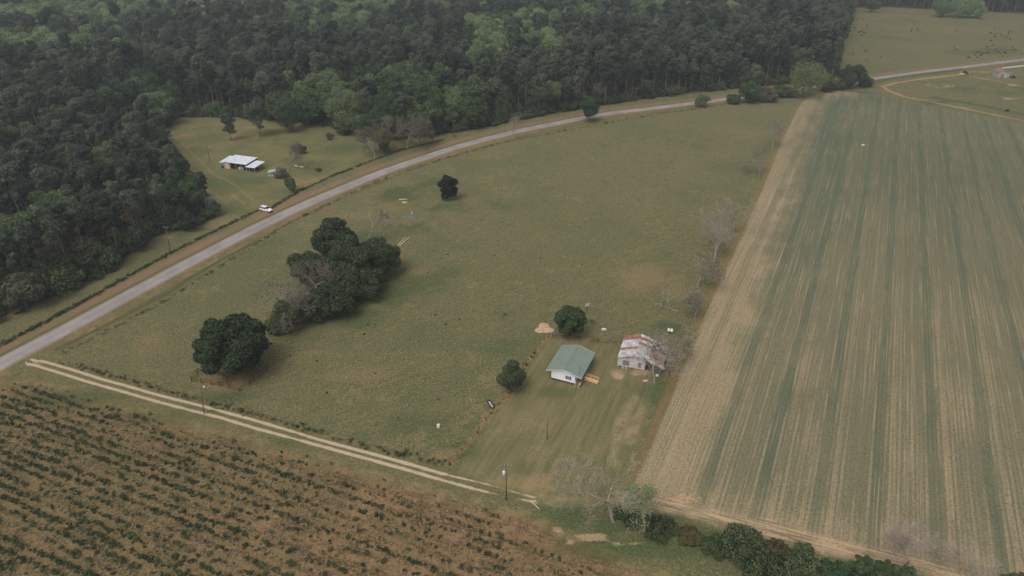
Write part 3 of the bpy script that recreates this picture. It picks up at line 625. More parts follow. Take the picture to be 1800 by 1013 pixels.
scatter('dry_grass', TPt+rng.normal(size=TPt.shape)*.4, rng.uniform(0, 6.28, n), rng.uniform(.35, .85, n), rng.integers(0, 4, n), TU, 'tan dry grass in tufts across the scrub field', 'grass')

# ------------------------------------------------------------------ single trees
c_hedge = lambda px: px in (1306, 1400, 1580, 1340)
def tree(name, px, py, label, cat, h, cr, mat='broad', nleaf=6000, size=.5, seed=1, lean=(0, 0), low=.2, nl=22, group=None, bark='bark', z=0, flat=1.0):
    if mat in ('bush', 'shrub') and name == 'hedge_bush': mat = 'hedge' if c_hedge(px) else mat
    p = G(px, py, z); p.z = 0
    c, t = broad_meshes(seed, h, cr, mat, nleaf, size, lean, bark, low, nl, flat)
    e = empty(name, p, 0, label, cat, group); link('crown', c, e); link('trunk', t, e); return e
def bare(name, px, py, label, cat, h, seed, mat='twig', leaf=None, nleaf=0, group=None, lsize=.28, **kw):
    mb, tips = bare_mb(seed, h, **kw); e = empty(name, G(px, py), 0, label, cat, group); mb.build('branches', MB_[mat], e)
    if leaf:
        r = np.random.default_rng(seed); T = np.array([tuple(v) for v in tips]); k = r.integers(0, len(T), nleaf); C = T[k]+r.normal(size=(nleaf, 3))*.35; O = r.normal(size=(nleaf, 3)); O /= np.linalg.norm(O, axis=1)[:, None]
        link('leaves', leaves_mesh('leaves', C, O, lsize, ML[leaf], r=r), e)
    return e
def pine1(px, py, label, h, seed, cr=3.0, base=.4, group=None, nleaf=1500):
    c, t = pine_meshes(seed, h, cr, nleaf, .55, base); e = empty('pine_tree', G(px, py), 0, label, 'pine tree', group); link('crown', c, e); link('trunk', t, e); return e

tree('oak_tree', 420, 652, 'huge round dark green oak growing in the fenced pen by the farm track', 'tree', 15.0, 9.2, 'oak', 26000, .46, 201, low=.10, nl=80)
tree('oak_tree', 1001, 591, 'dark green round oak standing behind the green-roofed house', 'tree', 9.6, 4.1, 'oak', 10000, .36, 202, low=.08, nl=40)
tree('orange_topped_tree', 899, 687, 'small round tree with a rusty orange top beside the yard fence', 'tree', 7.6, 3.5, 'bush', 6500, .32, 203, low=.15, nl=20)
CL = 'dark evergreen oaks of the big clump in the pasture'
tree('oak_tree', 630, 500, 'tallest dark evergreen oak in the middle of the pasture clump', 'tree', 16, 9.0, 'oak', 24000, .46, 211, low=.02, nl=64)
tree('oak_tree', 668, 482, 'dark evergreen oak at the right end of the pasture clump', 'tree', 12, 6.8, 'oak', 13000, .44, 212, low=.02, nl=48)
tree('oak_tree', 590, 455, 'dark evergreen oak at the back of the pasture clump near the road', 'tree', 14, 7.0, 'oak', 13000, .44, 213, low=.02, nl=48)
tree('oak_tree', 590, 548, 'low spreading dark green oak at the front edge of the pasture clump', 'tree', 9.0, 7.2, 'oak', 13000, .42, 214, low=.0, nl=44)
tree('oak_tree', 548, 500, 'dark leafy tree at the left of the clump behind the vine-covered trunk', 'tree', 11, 5.8, 'oak', 9000, .42, 215, low=.05, nl=20)
tree('vine_covered_tree', 510, 578, 'vine-covered green tree at the lower left end of the pasture clump', 'tree', 9, 5.0, 'bush', 7000, .36, 216, low=.0, nl=22)
tree('leafy_bush', 486, 585, 'low green bush at the lower left tip of the pasture clump', 'bush', 4, 2.6, 'bush', 2500, .34, 217, low=.0, nl=12)
tree('oak_tree', 640, 520, 'leafy dark oak filling the front right of the pasture clump', 'tree', 10, 6.5, 'oak', 11000, .42, 218, low=.0, nl=40)
tree('oak_tree', 560, 560, 'leafy green tree joining the vines to the dark oaks of the clump', 'tree', 8, 5.2, 'bush', 8000, .40, 219, low=.0, nl=34)
for i, (a, b, h_, c_, lb) in enumerate(((500,214,17,8,'rounded green tree behind the two spreading pines of the clearing'),(548,219,18,9.5,'broad dark green oak at the back of the clearing, left of the biggest one'),(618,232,20,11.5,'biggest domed green oak at the right back corner of the clearing'),(682,238,20,12,'second great domed oak just right of the biggest one'),
        (750,236,17,9,'rounded green oak behind the grey bare trees of the roadside'),(830,224,16,8,'green oak behind the roadside power pole'))):
    tree('great_oak', a, b, lb, 'tree', h_, c_, 'broad', 11000, .62, 280+i, low=.02, nl=40)
for i, (a, b, h_, c_, lb) in enumerate(((150,474,14,6,'pale yellow-green budding tree at the lower edge of the woods, nearest the roadside pole'),(112,486,15,6.5,'pale yellow-green budding tree left of the one nearest the roadside pole'),(48,542,11,5.5,'pale budding tree at the very bottom of the woods on the left edge'),(78,436,14,5.5,'pale budding crown deeper in the lower left woods'))):
    tree('budding_tree', a, b, lb, 'tree', h_, c_, 'pale', 4200, .5, 290+i, low=.15, nl=26, bark='pinebark')
bare('dead_tree', 562, 528, 'pale leafless tree standing in front of the dark oaks of the clump', 'tree', 15, 301, 'twig', 'grey', 1800, spread=1.35, depth=6, kids=(2, 3, 3))
bare('dead_tree', 508, 570, 'bare-topped tree rising out of the vines at the left of the clump', 'tree', 15, 302, 'twig', 'grey', 1600, spread=1.45, depth=6, kids=(2, 3, 3))
bare('bare_tree', 645, 425, 'thin bare tree behind the pasture clump on the road side', 'tree', 13, 303, 'twig', spread=1.0, depth=6)
bare('bare_tree', 622, 418, 'slender bare tree left of another behind the pasture clump', 'tree', 10, 304, 'twig', spread=1.0, depth=5)
bare('dead_tree', 660, 400, 'short mossy dead trunk leaning behind the pasture clump', 'tree', 6, 305, 'darktwig', 'bush', 250, lean=(.5, .1), depth=4)
tree('cedar_tree', 777, 352, 'nearly black leaning cedar alone in the upper pasture', 'tree', 10.5, 3.9, 'cedar', 7000, .42, 221, lean=(5.5, 0), low=.02, nl=20)
tree('roadside_tree', 1034, 214, 'round green tree with a pale trunk between the road and the pasture', 'tree', 13, 5.2, 'broad', 5000, .5, 222, low=.12, nl=20, bark='pinebark')
bare('rusty_bare_tree', 902, 245, 'bare pinkish tree standing on the pasture side of the road', 'tree', 14, 306, 'pinktwig', spread=.8, depth=6)
tree('roadside_bush', 1233, 187, 'small olive tree between the road and the pasture left of the bushes', 'tree', 6.5, 4.4, 'broad', 2500, .5, 223, low=.1, nl=14)
for px_, py_, h_, c_, mt, lb in ((1288,182,5,4.0,'bush','low bush left of the green tree at the top of the pasture'),(1316,181,13,6.0,'broad','bright green tree in the hedge at the top of the pasture'),(1345,178,8,6.5,'pale','whitish budding tree in the hedge left of the big dark tree'),
        (1372,170,6,5,'bush','grey-green bush directly left of the big dark tree'),(1409,170,20,11.0,'broad','big dark green tree at the far end of the pasture'),(1450,160,10,6.5,'pale','pinkish budding tree right of the big dark tree'),(1474,157,5,5,'bush','low round bush at the top corner of the crop field'),
        (1492,155,14,8,'bush','green tree where the road reappears behind the hedge'),(1519,152,6,4.5,'bush','low bush at the right end of the hedge by the road'),(1430,150,14,5,'broad','green tree behind the hedge at the corner of the woods'),(1388,171,5,4,'pale','pale low shrub at the foot of the big dark tree')):
    tree('hedge_tree', px_, py_, lb, 'tree', h_, c_, mt, 5000, .55, 230+px_ % 97, low=.03, nl=26)
for i, (px_, py_, h_, mt, lf, lb) in enumerate(((660,280,16,'twig','grey','grey lichen-covered bare tree nearest the road below the woods'),(690,262,17,'twig','grey','grey bare tree behind the nearest lichen-covered one'),(716,262,19,'twig','grey','tall bare grey tree in the middle of the roadside group'),
        (738,250,16,'twig','grey','bare grey tree at the right of the roadside group'),(640,262,9,'twig',None,'small bare tree at the left of the roadside group'))):
    bare('grey_tree', px_, py_, lb, 'tree', h_, 320+i, mt, lf and 'pale', 2600, lsize=.34, spread=1.05, depth=6)
tree('willow_tree', 676, 268, 'soft grey-green tree among the bare trees beside the road', 'tree', 12, 5.4, 'pale', 4500, .4, 241, low=.05, nl=16)
# trees of the clearing
tree('pale_tree', 277, 224, 'large pale green tree at the top left corner of the barn clearing', 'tree', 17, 11, 'bright', 11000, .6, 242, low=.08, nl=36)
pine1(406, 247, 'lone thin pine standing in the grass of the clearing behind the barn', 14, 401, 4.4, .3)
pine1(458, 240, 'spreading pine at the back edge of the clearing, left of its twin', 20, 402, 6.0, .12, nleaf=3000)
pine1(509, 233, 'spreading pine at the back edge of the clearing, right of its twin', 19, 403, 6.2, .12, nleaf=3000)
tree('round_bush', 580, 246, 'single dark round bush in the grass behind the barn clearing', 'bush', 3.6, 1.8, 'bush', 900, .35, 243, low=0, nl=8)
tree('brown_bush', 604, 237, 'brownish bush at the foot of the woods behind the clearing', 'bush', 4.5, 3.2, 'rust', 1500, .4, 244, low=0, nl=10)
bare('leaning_tree', 508, 300, 'leaning mossy half-bare tree right of the small shed', 'tree', 13, 330, 'darktwig', 'grey', 1300, lean=(.45, .25), spread=1.1, depth=6)
tree('grey_bush', 497, 312, 'grey-green bush at the foot of the leaning tree', 'bush', 4, 3.2, 'grey', 1500, .4, 245, low=0, nl=10)
tree('dark_shrub', 515, 337, 'upright dark shrub by the roadside fence of the clearing', 'bush', 7, 2.4, 'bush', 1800, .4, 246, low=.1, nl=12)
tree('fence_shrub', 532, 270, 'small dark tree on the fence line behind the leaning tree', 'bush', 4.5, 2.2, 'bush', 1200, .4, 247, low=0, nl=9)
tree('brown_shrub', 559, 302, 'low brown weed clump in the grass near the roadside fence', 'bush', 1.6, 1.6, 'rust', 250, .3, 248, low=0, nl=5)
pine1(324, 312, 'small round-headed pine at the left edge of the clearing', 11, 404, 2.6, .45)
for i, (a, b, h_) in enumerate(((344,391,9),(352,380,9),(364,375,10),(380,380,7),(338,408,8),(328,402,9))):
    pine1(a, b, 'young dark pine in the little grove at the corner of the clearing', h_, 410+i, 2.3, .2, 'young pines at the corner of the clearing', 800)
pine1(250, 442, 'young pine at the edge of the woods near the roadside pole', 8, 420, 2.0, .2)
# bare trees of the field boundary
for i, (a, b, h_, mt, lf, lb) in enumerate(((1358,262,15,'twig','pale','faint yellowish bare tree at the top of the crop field edge'),(1334,312,15,'darktwig',None,'thin bare tree on the crop field edge with a single trunk'),
        (1289,408,16,'twig',None,'wide bare grey tree half way up the crop field edge'),(1262,425,14,'twig',None,'bare grey tree left of the wide one on the crop field edge'),(1254,462,14,'twig',None,'bare tree with forked trunk on the crop field edge'),
        (1226,505,13,'twig','pale','dark-trunked bare tree on the crop field edge above the fallen branches'),(1221,560,11,'twig','grey','greyish tree with low branches above the small pen'))):
    bare('boundary_tree', a, b, lb, 'tree', h_, 340+i*3, mt, lf, 900, spread=1.4, depth=6, fork=.2, lsize=.25, kids=(2, 3, 3))
bare('bare_tree', 1150, 672, 'big bare tree with tangled limbs in front of the rusty barn', 'tree', 14, 371, 'twig', spread=1.5, depth=6, droop=.4, fork=.25, kids=(2, 3, 3))
bare('bare_tree', 1172, 640, 'wide bare tree right of the rusty barn by the field', 'tree', 11, 372, 'twig', 'grey', 700, spread=1.5, depth=6, droop=.4, fork=.22, kids=(2, 3, 3))
bare('bare_tree', 1078, 917, 'large leafless grey tree at the lower corner of the yard', 'tree', 16, 381, 'twig', spread=1.45, depth=6, fork=.2, r0=.24, kids=(2, 3, 3))
bare('budding_tree', 1134, 934, 'budding yellow-green tree right of the large leafless tree', 'tree', 11, 374, 'twig', 'bright', 2600, spread=1.2, depth=6, fork=.28, lsize=.24)
bare('fallen_branches', 1196, 548, 'heap of pale fallen branches above the small pen', 'branches', 5, 375, 'twig', spread=1.6, depth=4, lean=(-3, .5), fork=.3)
bare('bare_tree', 1588, 1000, 'bare purplish-grey tree at the bottom edge of the crop field', 'tree', 11, 376, 'pinktwig', spread=1.4, depth=6, fork=.2, kids=(3, 3, 3))
bare('bare_tree', 1700, 1042, 'faint bare thicket tree at the bottom right corner', 'tree', 9, 377, 'twig', spread=1.2, depth=6)
for px_, py_, h_, c_, mt, lb in ((1306,982,6.8,4.2,'bush','largest silvery green bush in the hedge below the crop field'),(1360,985,4.6,2.0,'rust','narrow yellowish bush between two large green bushes of the hedge'),(1400,1004,6.2,3.4,'bush','second large green bush of the hedge, right of the yellowish one'),
        (1462,1022,4.2,2.6,'broad','low bright green bush at the bottom edge in the hedge'),(1506,1018,6.2,1.8,'shrub','narrow upright dark bush before the sandy lane'),(1548,1030,6,2.2,'shrub','dark bush at the foot of the purplish bare tree'),(1580,1032,5.4,2.0,'bush','green bush under the purplish bare tree'),
        (1256,965,1.5,2.6,'bush','low tangle of brush at the left of the largest hedge bush'),(1340,1018,3.4,3.6,'bush','low brush below the largest hedge bush'),(1212,945,1.0,2.4,'rust','brown low brush at the left end of the hedge'),(1785,1050,4,3,'bush','dark bush at the bottom right corner')):
    tree('hedge_bush', px_, py_, lb, 'bush', h_, c_, mt, 5200, .27, 250+px_ % 89, low=.0, nl=34)
tree('low_brush', 1100, 912, 'low green brush at the foot of the large leafless tree', 'bush', 1.6, 2.6, 'bush', 1600, .3, 262, low=0, nl=10)
tree('low_brush', 1160, 935, 'grassy green brush between the budding tree and the hedge', 'bush', 1.3, 3.4, 'bush', 1600, .3, 263, low=0, nl=10)
# far field: treeline tree group
for i, (a, b, h_, c_) in enumerate(((1655,30,17,11),(1685,31,19,13),(1712,32,16,10))):
    tree('field_tree', a, b, ('left', 'middle', 'right')[i]+' one of three pale green trees standing together in the far meadow', 'tree', h_, c_, 'bright', 3500, .8, 270+i, low=.12, nl=22)
for a, b in ((1532,22),):
    tree('field_tree', a, b, 'pale green tree at the top left corner of the far meadow', 'tree', 13, 7, 'broad', 2200, .7, 275, low=.1, nl=16)

# ------------------------------------------------------------------ building materials
def sheet_metal(name, c1, c2, rough=.5, ribs=.0, axis=0, metal=.0, spacing=.3):
    t = NT(name, rough, .4); o = t.obj(); s = t.sep(o); nz = t.noise(o, .5, 4, .65); nf = t.noise(t.xyz(t.mul(s[0], 6 if axis else .8), t.mul(s[1], .8 if axis else 6), s[2]), 1, 3, .6)
    c = t.mix(t.step(t.add(t.mul(nz, .6), t.mul(nf, .4)), .35, .65), c1, c2); t.b.inputs['Metallic'].default_value = metal
    if ribs:
        ph = t.math('FRACT', t.mul(s[axis], 1/spacing)); h = t.step(t.math('ABSOLUTE', t.sub(ph, .5)), .12, .02); t.bump(h, ribs, .03)
        c = t.mix(t.mul(h, .10), c, (.9, .9, .9, 1))
    return t.color(c)
def rust_sheets():
    t = NT('rusty_tin', .6, .3); o = t.obj(); ra = t.attr('rust'); sh = t.attr('tone'); s = t.sep(o)
    nz = t.noise(o, .9, 5, .7); nf = t.noise(t.xyz(t.mul(s[0], 5), t.mul(s[1], .9), s[2]), 1.2, 4, .7)
    c = t.mix(sh, S(138,134,132), S(184,180,180)); f = t.step(t.add(ra, t.mul(t.sub(t.add(t.mul(nz, .5), t.mul(nf, .5)), .5), 1.9)), .38, .72)
    c = t.mix(f, c, t.mix(t.step(nz, .4, .6), S(112,76,64), S(148,108,88)))
    c = t.mix(t.mul(t.step(nf, .58, .7), .4), c, S(110,92,84)); return t.color(c)
M = dict(
    green_roof=sheet_metal('green_roof_metal', S(104,116,107), S(114,125,115), .45, .5, 0, 0, .6), white=simple('white_siding', S(206,204,208), .6, .05, 1),
    trim=simple('white_trim', S(198,196,198), .6, .05, 2), dark=simple('painted_interior_shade', (.02,.018,.016,1), .9, .2, 2), skirt=simple('brick_skirting', S(76,60,50), .9, .3, 4),  # near-black entry: shade of open interiors painted in as colour
    shutter=simple('dark_shutter', S(52,50,54), .7, .1, 3), glass=simple('window_glass', S(78,84,92), .15, .1, 1, 0, .6), wood=simple('new_timber', S(196,160,118), .8, .15, 3),
    deck=simple('grey_deck', S(110,98,84), .9, .2, 3), oldwood=simple('weathered_boards', S(118,108,100), .95, .3, 2.5), greyboard=simple('grey_painted_boards', S(172,168,170), .9, .16, 2),
    redpost=simple('reddish_old_timber', S(98,60,46), .95, .3, 3), post=simple('fence_post_wood', S(92,78,64), .95, .3, 3), wire=simple('wire', S(110,106,100), .6, .1, 1, .5),
    tin=sheet_metal('bright_tin_roof', S(176,182,190), S(204,208,214), .45, .4, 1, .0, .9), oldtin=sheet_metal('dull_tin', S(138,146,140), S(168,172,166), .5, .3, 0, .0, .3),
    greenwall=sheet_metal('green_tin_wall', S(106,124,116), S(126,140,130), .6, .3, 0), pinkpanel=simple('pinkish_panel', S(186,160,144), .85, .12, 1.5),
    pole=simple('utility_pole_wood', S(96,86,76), .9, .2, 2), steel=simple('galvanised_steel', S(122,122,118), .6, .1, 2, .1), lamp=simple('lamp_housing', S(190,190,190), .4, .05, 2),
    carwhite=simple('white_car_paint', S(222,220,222), .25, .02, 1, 0, .6), carglass=simple('car_glass', (.012,.012,.014,1), .08, .1, 1, 0, .6), tyre=simple('tyre_rubber', (.02,.02,.02,1), .9, .2, 4),
    rim=simple('wheel_rim', S(150,150,152), .4, .1, 3, .5), carlight=simple('headlight_lens', S(210,210,210), .2, .05, 2, 0, .6), tail=simple('tail_light_lens', S(140,40,36), .3, .05, 2),
    tgreen=simple('tractor_green', S(52,100,64), .4, .1, 2), tyellow=simple('tractor_yellow', S(172,166,124), .5, .1, 2), redroof=sheet_metal('faded_red_roof', S(128,84,80), S(146,104,98), .6, .3, 0),
    greywall=sheet_metal('grey_tin_wall', S(142,142,146), S(160,160,162), .6, .4, 0), truckdark=simple('dark_car_paint', S(56,60,66), .3, .05, 1, 0, .6), whiteplastic=simple('white_plastic', S(192,190,182), .5, .05, 2),
    rust=rust_sheets(), earth=simple('spoil_earth', S(166,138,112), 1, .25, 1.6), concrete=simple('concrete', S(150,144,136), .9, .15, 2), hide=simple('dark_hide', (.022,.017,.014,1), .8, .3, 3),
    trough=simple('black_trough', S(48,44,50), .6, .2, 3), water=simple('water', S(150,152,160), .1, .05, 1, 0, .6), netting=simple('grey_ash_heap', S(92,94,84), 1, .3, 2), palewood=simple('pale_stripped_log', S(190,170,146), .85, .15, 3))
def ang(p, q): return math.atan2(q[1]-p[1], q[0]-p[0])

# ------------------------------------------------------------------ white house with the green roof  (u along the gable, v along the ridge)
def house():
    e = empty('house', (8.8, 143.9, 0), math.radians(-23), 'white house with a green metal gable roof, side porch and new timber ramp', 'house')
    W, L, ez, rz = 9.8, 12.2, 2.9, 4.35; x0, x1, y0, y1 = 1.4, 7.9, .5, 11.7; zr = lambda x: ez+(rz-ez)*(1-abs(x-W/2)/(W/2))
    m = MB()
    def shell(z0, xs, ya, yb):
        top = [(x, zr(x)-.10) for x in xs]
        for y, fl in ((ya, 1), (yb, -1)):
            f = [(xs[0], y, z0), (xs[-1], y, z0)]+[(x, y, z) for x, z in reversed(top)]; m.face(f if fl == 1 else f[::-1])
        m.face([(xs[0], yb, z0), (xs[0], ya, z0), (xs[0], ya, top[0][1]), (xs[0], yb, top[0][1])]); m.face([(xs[-1], ya, z0), (xs[-1], yb, z0), (xs[-1], yb, top[-1][1]), (xs[-1], ya, top[-1][1])])
        m.face([(xs[0], ya, z0), (xs[0], yb, z0), (xs[-1], yb, z0), (xs[-1], ya, z0)])
    shell(.6, [x0, W/2, x1], y0, y1)
    for k in range(9): m.box(x0-.012, x1+.012, y0-.012, y0+.01, .62+.2*k, .635+.2*k)
    m.build('wall', M['white'], e)
    MB().box(x0+.06, x1-.06, y0+.06, y1-.06, -.05, .598).build('skirting', M['skirt'], e)
    r = MB(); t = .09
    for a, b in ((0, W/2), (W/2, W)):
        n = 8
        for k in range(n):
            xa, xb = a+(b-a)*k/n, a+(b-a)*(k+1)/n; za, zb = zr(xa), zr(xb)
            r.hexa([(xa, 0, za), (xb, 0, zb), (xb, L, zb), (xa, L, za), (xa, 0, za+t), (xb, 0, zb+t), (xb, L, zb+t), (xa, L, za+t)])
    for k in range(1, 20):
        y = L*k/20
        for a, b in ((0, W/2), (W/2, W)): r.beam((a, y, zr(a)+t+.01), (b, y, zr(b)+t+.01), .05, .05)
    r.beam((W/2, -.02, rz+t+.02), (W/2, L+.02, rz+t+.02), .3, .05)
    r.build('roof', M['green_roof'], e)
    f = MB()
    for y in (-.03, L+.03):
        f.beam((0, y, ez+.02), (W/2, y, rz+.02), .04, .16); f.beam((W/2, y, rz+.02), (W, y, ez+.02), .04, .16)
    f.build('fascia', M['trim'], e)
    def window(x, y, z, wd, ht, ax):
        n = MB(); q = wd/2
        def bx(u0, u1, z0, z1, d0, d1): return (x+u0, x+u1, y-d1, y-d0, z0, z1) if ax == 0 else (x+d0, x+d1, y+u0, y+u1, z0, z1)
        n.box(*bx(-q, q, z, z+ht, .014, .05)); o = n.build('window', M['trim'], e)
        g = MB(); g.box(*bx(-q+.06, -.02, z+.06, z+ht/2-.02, .05, .06)); g.box(*bx(.02, q-.06, z+.06, z+ht/2-.02, .05, .06)); g.box(*bx(-q+.06, -.02, z+ht/2+.02, z+ht-.06, .05, .06)); g.box(*bx(.02, q-.06, z+ht/2+.02, z+ht-.06, .05, .06)); g.build('pane', M['glass'], o)
        for sgn in (-1, 1):
            MB().box(*bx(sgn*(q+.20)-.16, sgn*(q+.20)+.16, z-.03, z+ht+.03, .016, .05)).build('shutter', M['shutter'], o)
    window(6.1, y0, 1.35, .8, 1.05, 0); window(x1, 4.5, 1.3, .8, 1.05, 1); window(x1, 9.5, 1.3, .8, 1.05, 1)
    d = MB().box(x1+.016, x1+.06, 2.0, 2.95, .62, 2.55).build('door', M['trim'], e); MB().box(x1+.062, x1+.09, 2.8, 2.86, 1.5, 1.56).build('handle', M['shutter'], d)
    p = MB().box(x1+.02, W-.15, y0, y1, .45, .6); p.build('porch_floor', M['deck'], e)
    for y in (.7, 3.4, 6.1, 8.8, 11.5): MB().box(W-.42, W-.30, y-.06, y+.06, .6, zr(W-.36)-.02).build('porch_post', M['oldwood'], e)
    st = MB()
    for k in range(3): st.box(x1+.35, x1+1.35, y0-.28*(k+1), y0-.28*k-.004, -.05, .45-.15*k)
    so = st.build('steps', M['deck'], e)
    rl = MB()
    for x in (x1+.3, x1+1.4):
        rl.beam((x, y0-.05, 1.45), (x, y0-.95, .95), .07, .07); rl.beam((x, y0-.06, .5), (x, y0-.06, 1.45), .07, .07); rl.beam((x, y0-.93, 0), (x, y0-.93, .97), .07, .07)
    rl.build('rail', M['trim'], so)
    # ramp leaving the porch to the right
    R = MB(); ra, rb, z0, z1 = 3.2, 4.6, .58, .12; xa, xb = W-.13, W+3.4
    R.hexa([(xa, ra, z0-.12), (xb, ra, z1-.10), (xb, rb, z1-.10), (xa, rb, z0-.12), (xa, ra, z0), (xb, ra, z1), (xb, rb, z1), (xa, rb, z0)])
    for k in range(4):
        x = xa+.2+(xb-xa-.3)*k/3; zz = z0+(z1-z0)*(x-xa)/(xb-xa)
        for y in (ra+.03, rb-.03): R.box(x-.05, x+.05, y-.05, y+.05, -.05, zz-.12)
    ro = R.build('ramp', M['wood'], e)
    for y in (ra-.06, rb+.06):
        h = MB(); h.beam((xa, y, z0+.9), (xb, y, z1+.9), .09, .12); h.beam((xa, y, z0+.5), (xb, y, z1+.5), .05, .1)
        for k in range(4):
            x = xa+.1+(xb-xa-.2)*k/3; zz = z0+(z1-z0)*(x-xa)/(xb-xa); h.box(x-.045, x+.045, y-.045, y+.045, -.05, zz+.84)
        h.build('handrail', M['wood'], ro)
house()

# ------------------------------------------------------------------ rusty old barn
def old_barn():
    e = empty('old_barn', (28.2, 149.3, 0), math.radians(-18), 'derelict barn with a patchwork roof of rusty and silvery tin', 'barn')
    W, L = 12.0, 11.2; ez, rx, rz = 3.0, 4.6, 4.5; rr = random.Random(5)
    def zr(x): return ez+(rz-ez)*x/rx if x < rx else rz-(rz-2.2)*((x-rx)/(W-rx))**1.05
    pat = {0: [1.0, .95, .1, .1, .1, .75, .15, .05, .02], 1: [.05, .9, .1, .85, .15, .2, .1, .25, .1], 2: [.1, .1, .3, .95, .45, .6, .7, .5, .3]}
    v = []; F = []; ru = []; tn = []
    def panel(xa, xb, ya, yb, rust, tone, z0=0):
        dz = rr.uniform(.0, .05)+z0; j = lambda s=.05: rr.uniform(-s, s)
        k = len(v); P = [(xa+j(.02), ya-.12, zr(xa)+dz+.03), (xb+j(.02), ya-.12, zr(xb)+dz+.03), (xb, yb+j(), zr(xb)+dz), (xa, yb+j(), zr(xa)+dz)]
        v.extend(P+[(a, b, c-.025) for a, b, c in P]); F.extend([(k, k+1, k+2, k+3), (k+7, k+6, k+5, k+4), (k, k+4, k+5, k+1), (k+1, k+5, k+6, k+2), (k+2, k+6, k+7, k+3), (k+3, k+7, k+4, k)]); ru.extend([rust]*6); tn.extend([tone]*6)
    ny = 9
    for iy in range(ny):
        ya, yb = L*(1-(iy+1)/ny), L*(1-iy/ny)
        for nx, xa0, xb0, z in ((6, -.2, rx, 0), (4, rx, rx+3.6, 1), (4, rx+3.6, W+.2, 2)):
            for ix in range(nx):
                if z == 2 and (iy < 5 and rr.random() < .30+.1*(iy in (1, 2, 3))): continue
                if z == 2 and iy < 1 and ix > 1: continue
                xa, xb = xa0+(xb0-xa0)*ix/nx, xa0+(xb0-xa0)*(ix+1)/nx
                rv = pat[z][iy]+rr.uniform(-.1, .1); panel(max(0, xa) if xa < 0 else xa, xb-.01, ya, yb, rv, rr.uniform(.2, 1) if rv < .5 else .3, .012*(ix % 2))
    me = bpy.data.meshes.new('roof'); me.from_pydata(v, [], F); me.materials.append(M['rust'])
    for nm, d in (('rust', ru), ('tone', tn)): a = me.attributes.new(nm, 'FLOAT', 'FACE'); a.data.foreach_set('value', d)
    me.update(); link('roof', me, e)
    rf = MB()
    for k in range(8):
        y = .2+(L-.4)*k/7; rf.beam((.1, y, zr(.1)-.12), (rx, y, zr(rx)-.12), .08, .12); rf.beam((rx, y, zr(rx)-.12), (W-.1, y, zr(W-.1)-.12), .08, .12)
    for x in (rx+4, rx+5.4, rx+6.8): rf.beam((x, .1, zr(x)-.06), (x, L-.1, zr(x)-.06), .1, .05)
    rf.build('rafters', M['oldwood'], e)
    w_ = MB(); x1 = 7.2; y0 = .35
    segs = [(0.15, 1.5), (3.3, 5.6), (6.4, 7.4)]
    for a, b in segs:
        w_.face([(a, y0, .35), (b, y0, .35)]+([(b, y0, zr(b)-.14)]+([(rx, y0, zr(rx)-.14)] if a < rx < b else [])+[(a, y0, zr(a)-.14)])); w_.face([(b, y0+.1, .35), (a, y0+.1, .35), (a, y0+.1, zr(a)-.14), (b, y0+.1, zr(b)-.14)])
    w_.box(1.5, 3.3, y0, y0+.1, 2.35, zr(1.5)-.14); w_.box(5.6, 6.4, y0, y0+.1, 2.3, zr(6.4)-.3)
    w_.box(1.5, 3.3, y0, y0+.1, .35, .6); w_.box(5.6, 6.4, y0, y0+.1, .35, .7)
    w_.box(.15, .25, y0+.1, L-.3, .3, zr(.2)-.14); w_.box(.25, W-1.5, L-.4, L-.3, .3, 2.2); w_.box(7.4, 7.5, y0+.1, L-.4, .3, 3.0)
    for z in (.8, 1.25, 1.7, 2.15, 2.6): w_.box(.14, 1.5, y0-.02, y0-.001, z, z+.03); w_.box(3.3, 5.6, y0-.02, y0-.001, z, z+.03)
    w_.build('wall', M['greyboard'], e)
    dr = MB().box(1.5, 2.38, y0+.12, y0+.16, .6, 2.35).box(2.42, 3.3, y0+.12, y0+.16, .6, 2.35); dr.build('door', M['oldwood'], e)
    MB().box(5.6, 6.4, y0+.12, y0+.15, .7, 2.3).build('boarded_window', M['oldwood'], e)
    MB().box(.3, 7.35, y0+.2, L-.5, .28, .4).build('floor', M['oldwood'], e)
    for x, y in ((.3, .4), (2.4, .4), (5.0, .4), (7.3, .4), (.3, 5.5), (7.3, 5.5), (.3, 10.8), (7.3, 10.8)): MB().box(x-.2, x+.2, y-.03, y+.3, -.05, .279).build('pier', M['concrete'], e)
    for x, y in ((9.4, .4), (11.6, .5), (11.6, 4), (11.6, 7.6), (9.4, 10.6)): MB().box(x-.08, x+.08, y-.08, y+.08, -.1, zr(x)-.18).build('post', M['oldwood'], e)
    MB().box(1.5, 1.95, -.55, .2, -.05, .34).box(2.35, 2.8, -.5, .2, -.05, .34).build('doorstep', M['concrete'], e)
old_barn()
def scrap(px, py, sx, sy, rz, label, mat, name='tin_sheet', z=.12, cat='scrap tin'):
    m = MB(); n = 6
    for k in range(n):
        xa, xb = sx*(k/n-.5), sx*((k+1)/n-.5); za, zb = z+.05*math.sin(k*2.1), z+.05*math.sin((k+1)*2.1); m.hexa([(xa, -sy/2, za), (xb, -sy/2, zb), (xb, sy/2, zb+.1), (xa, sy/2, za+.1), (xa, -sy/2, za+.02), (xb, -sy/2, zb+.02), (xb, sy/2, zb+.12), (xa, sy/2, za+.12)])
    p = G(px, py); tag(m.build(name, mat, loc=p, rz=rz), label, cat)
scrap(1164, 649, 1.6, .9, .6, 'silvery loose tin sheet lying right of the rusty barn', M['tin'])
scrap(1155, 661, 1.0, .7, 1.2, 'small pale tin sheet at the foot of the tangled bare tree', M['tin'])
scrap(1134, 670, 1.2, .5, .2, 'pale orange board lying in the bare dirt before the rusty barn', M['pinkpanel'], 'board', .05, 'board')
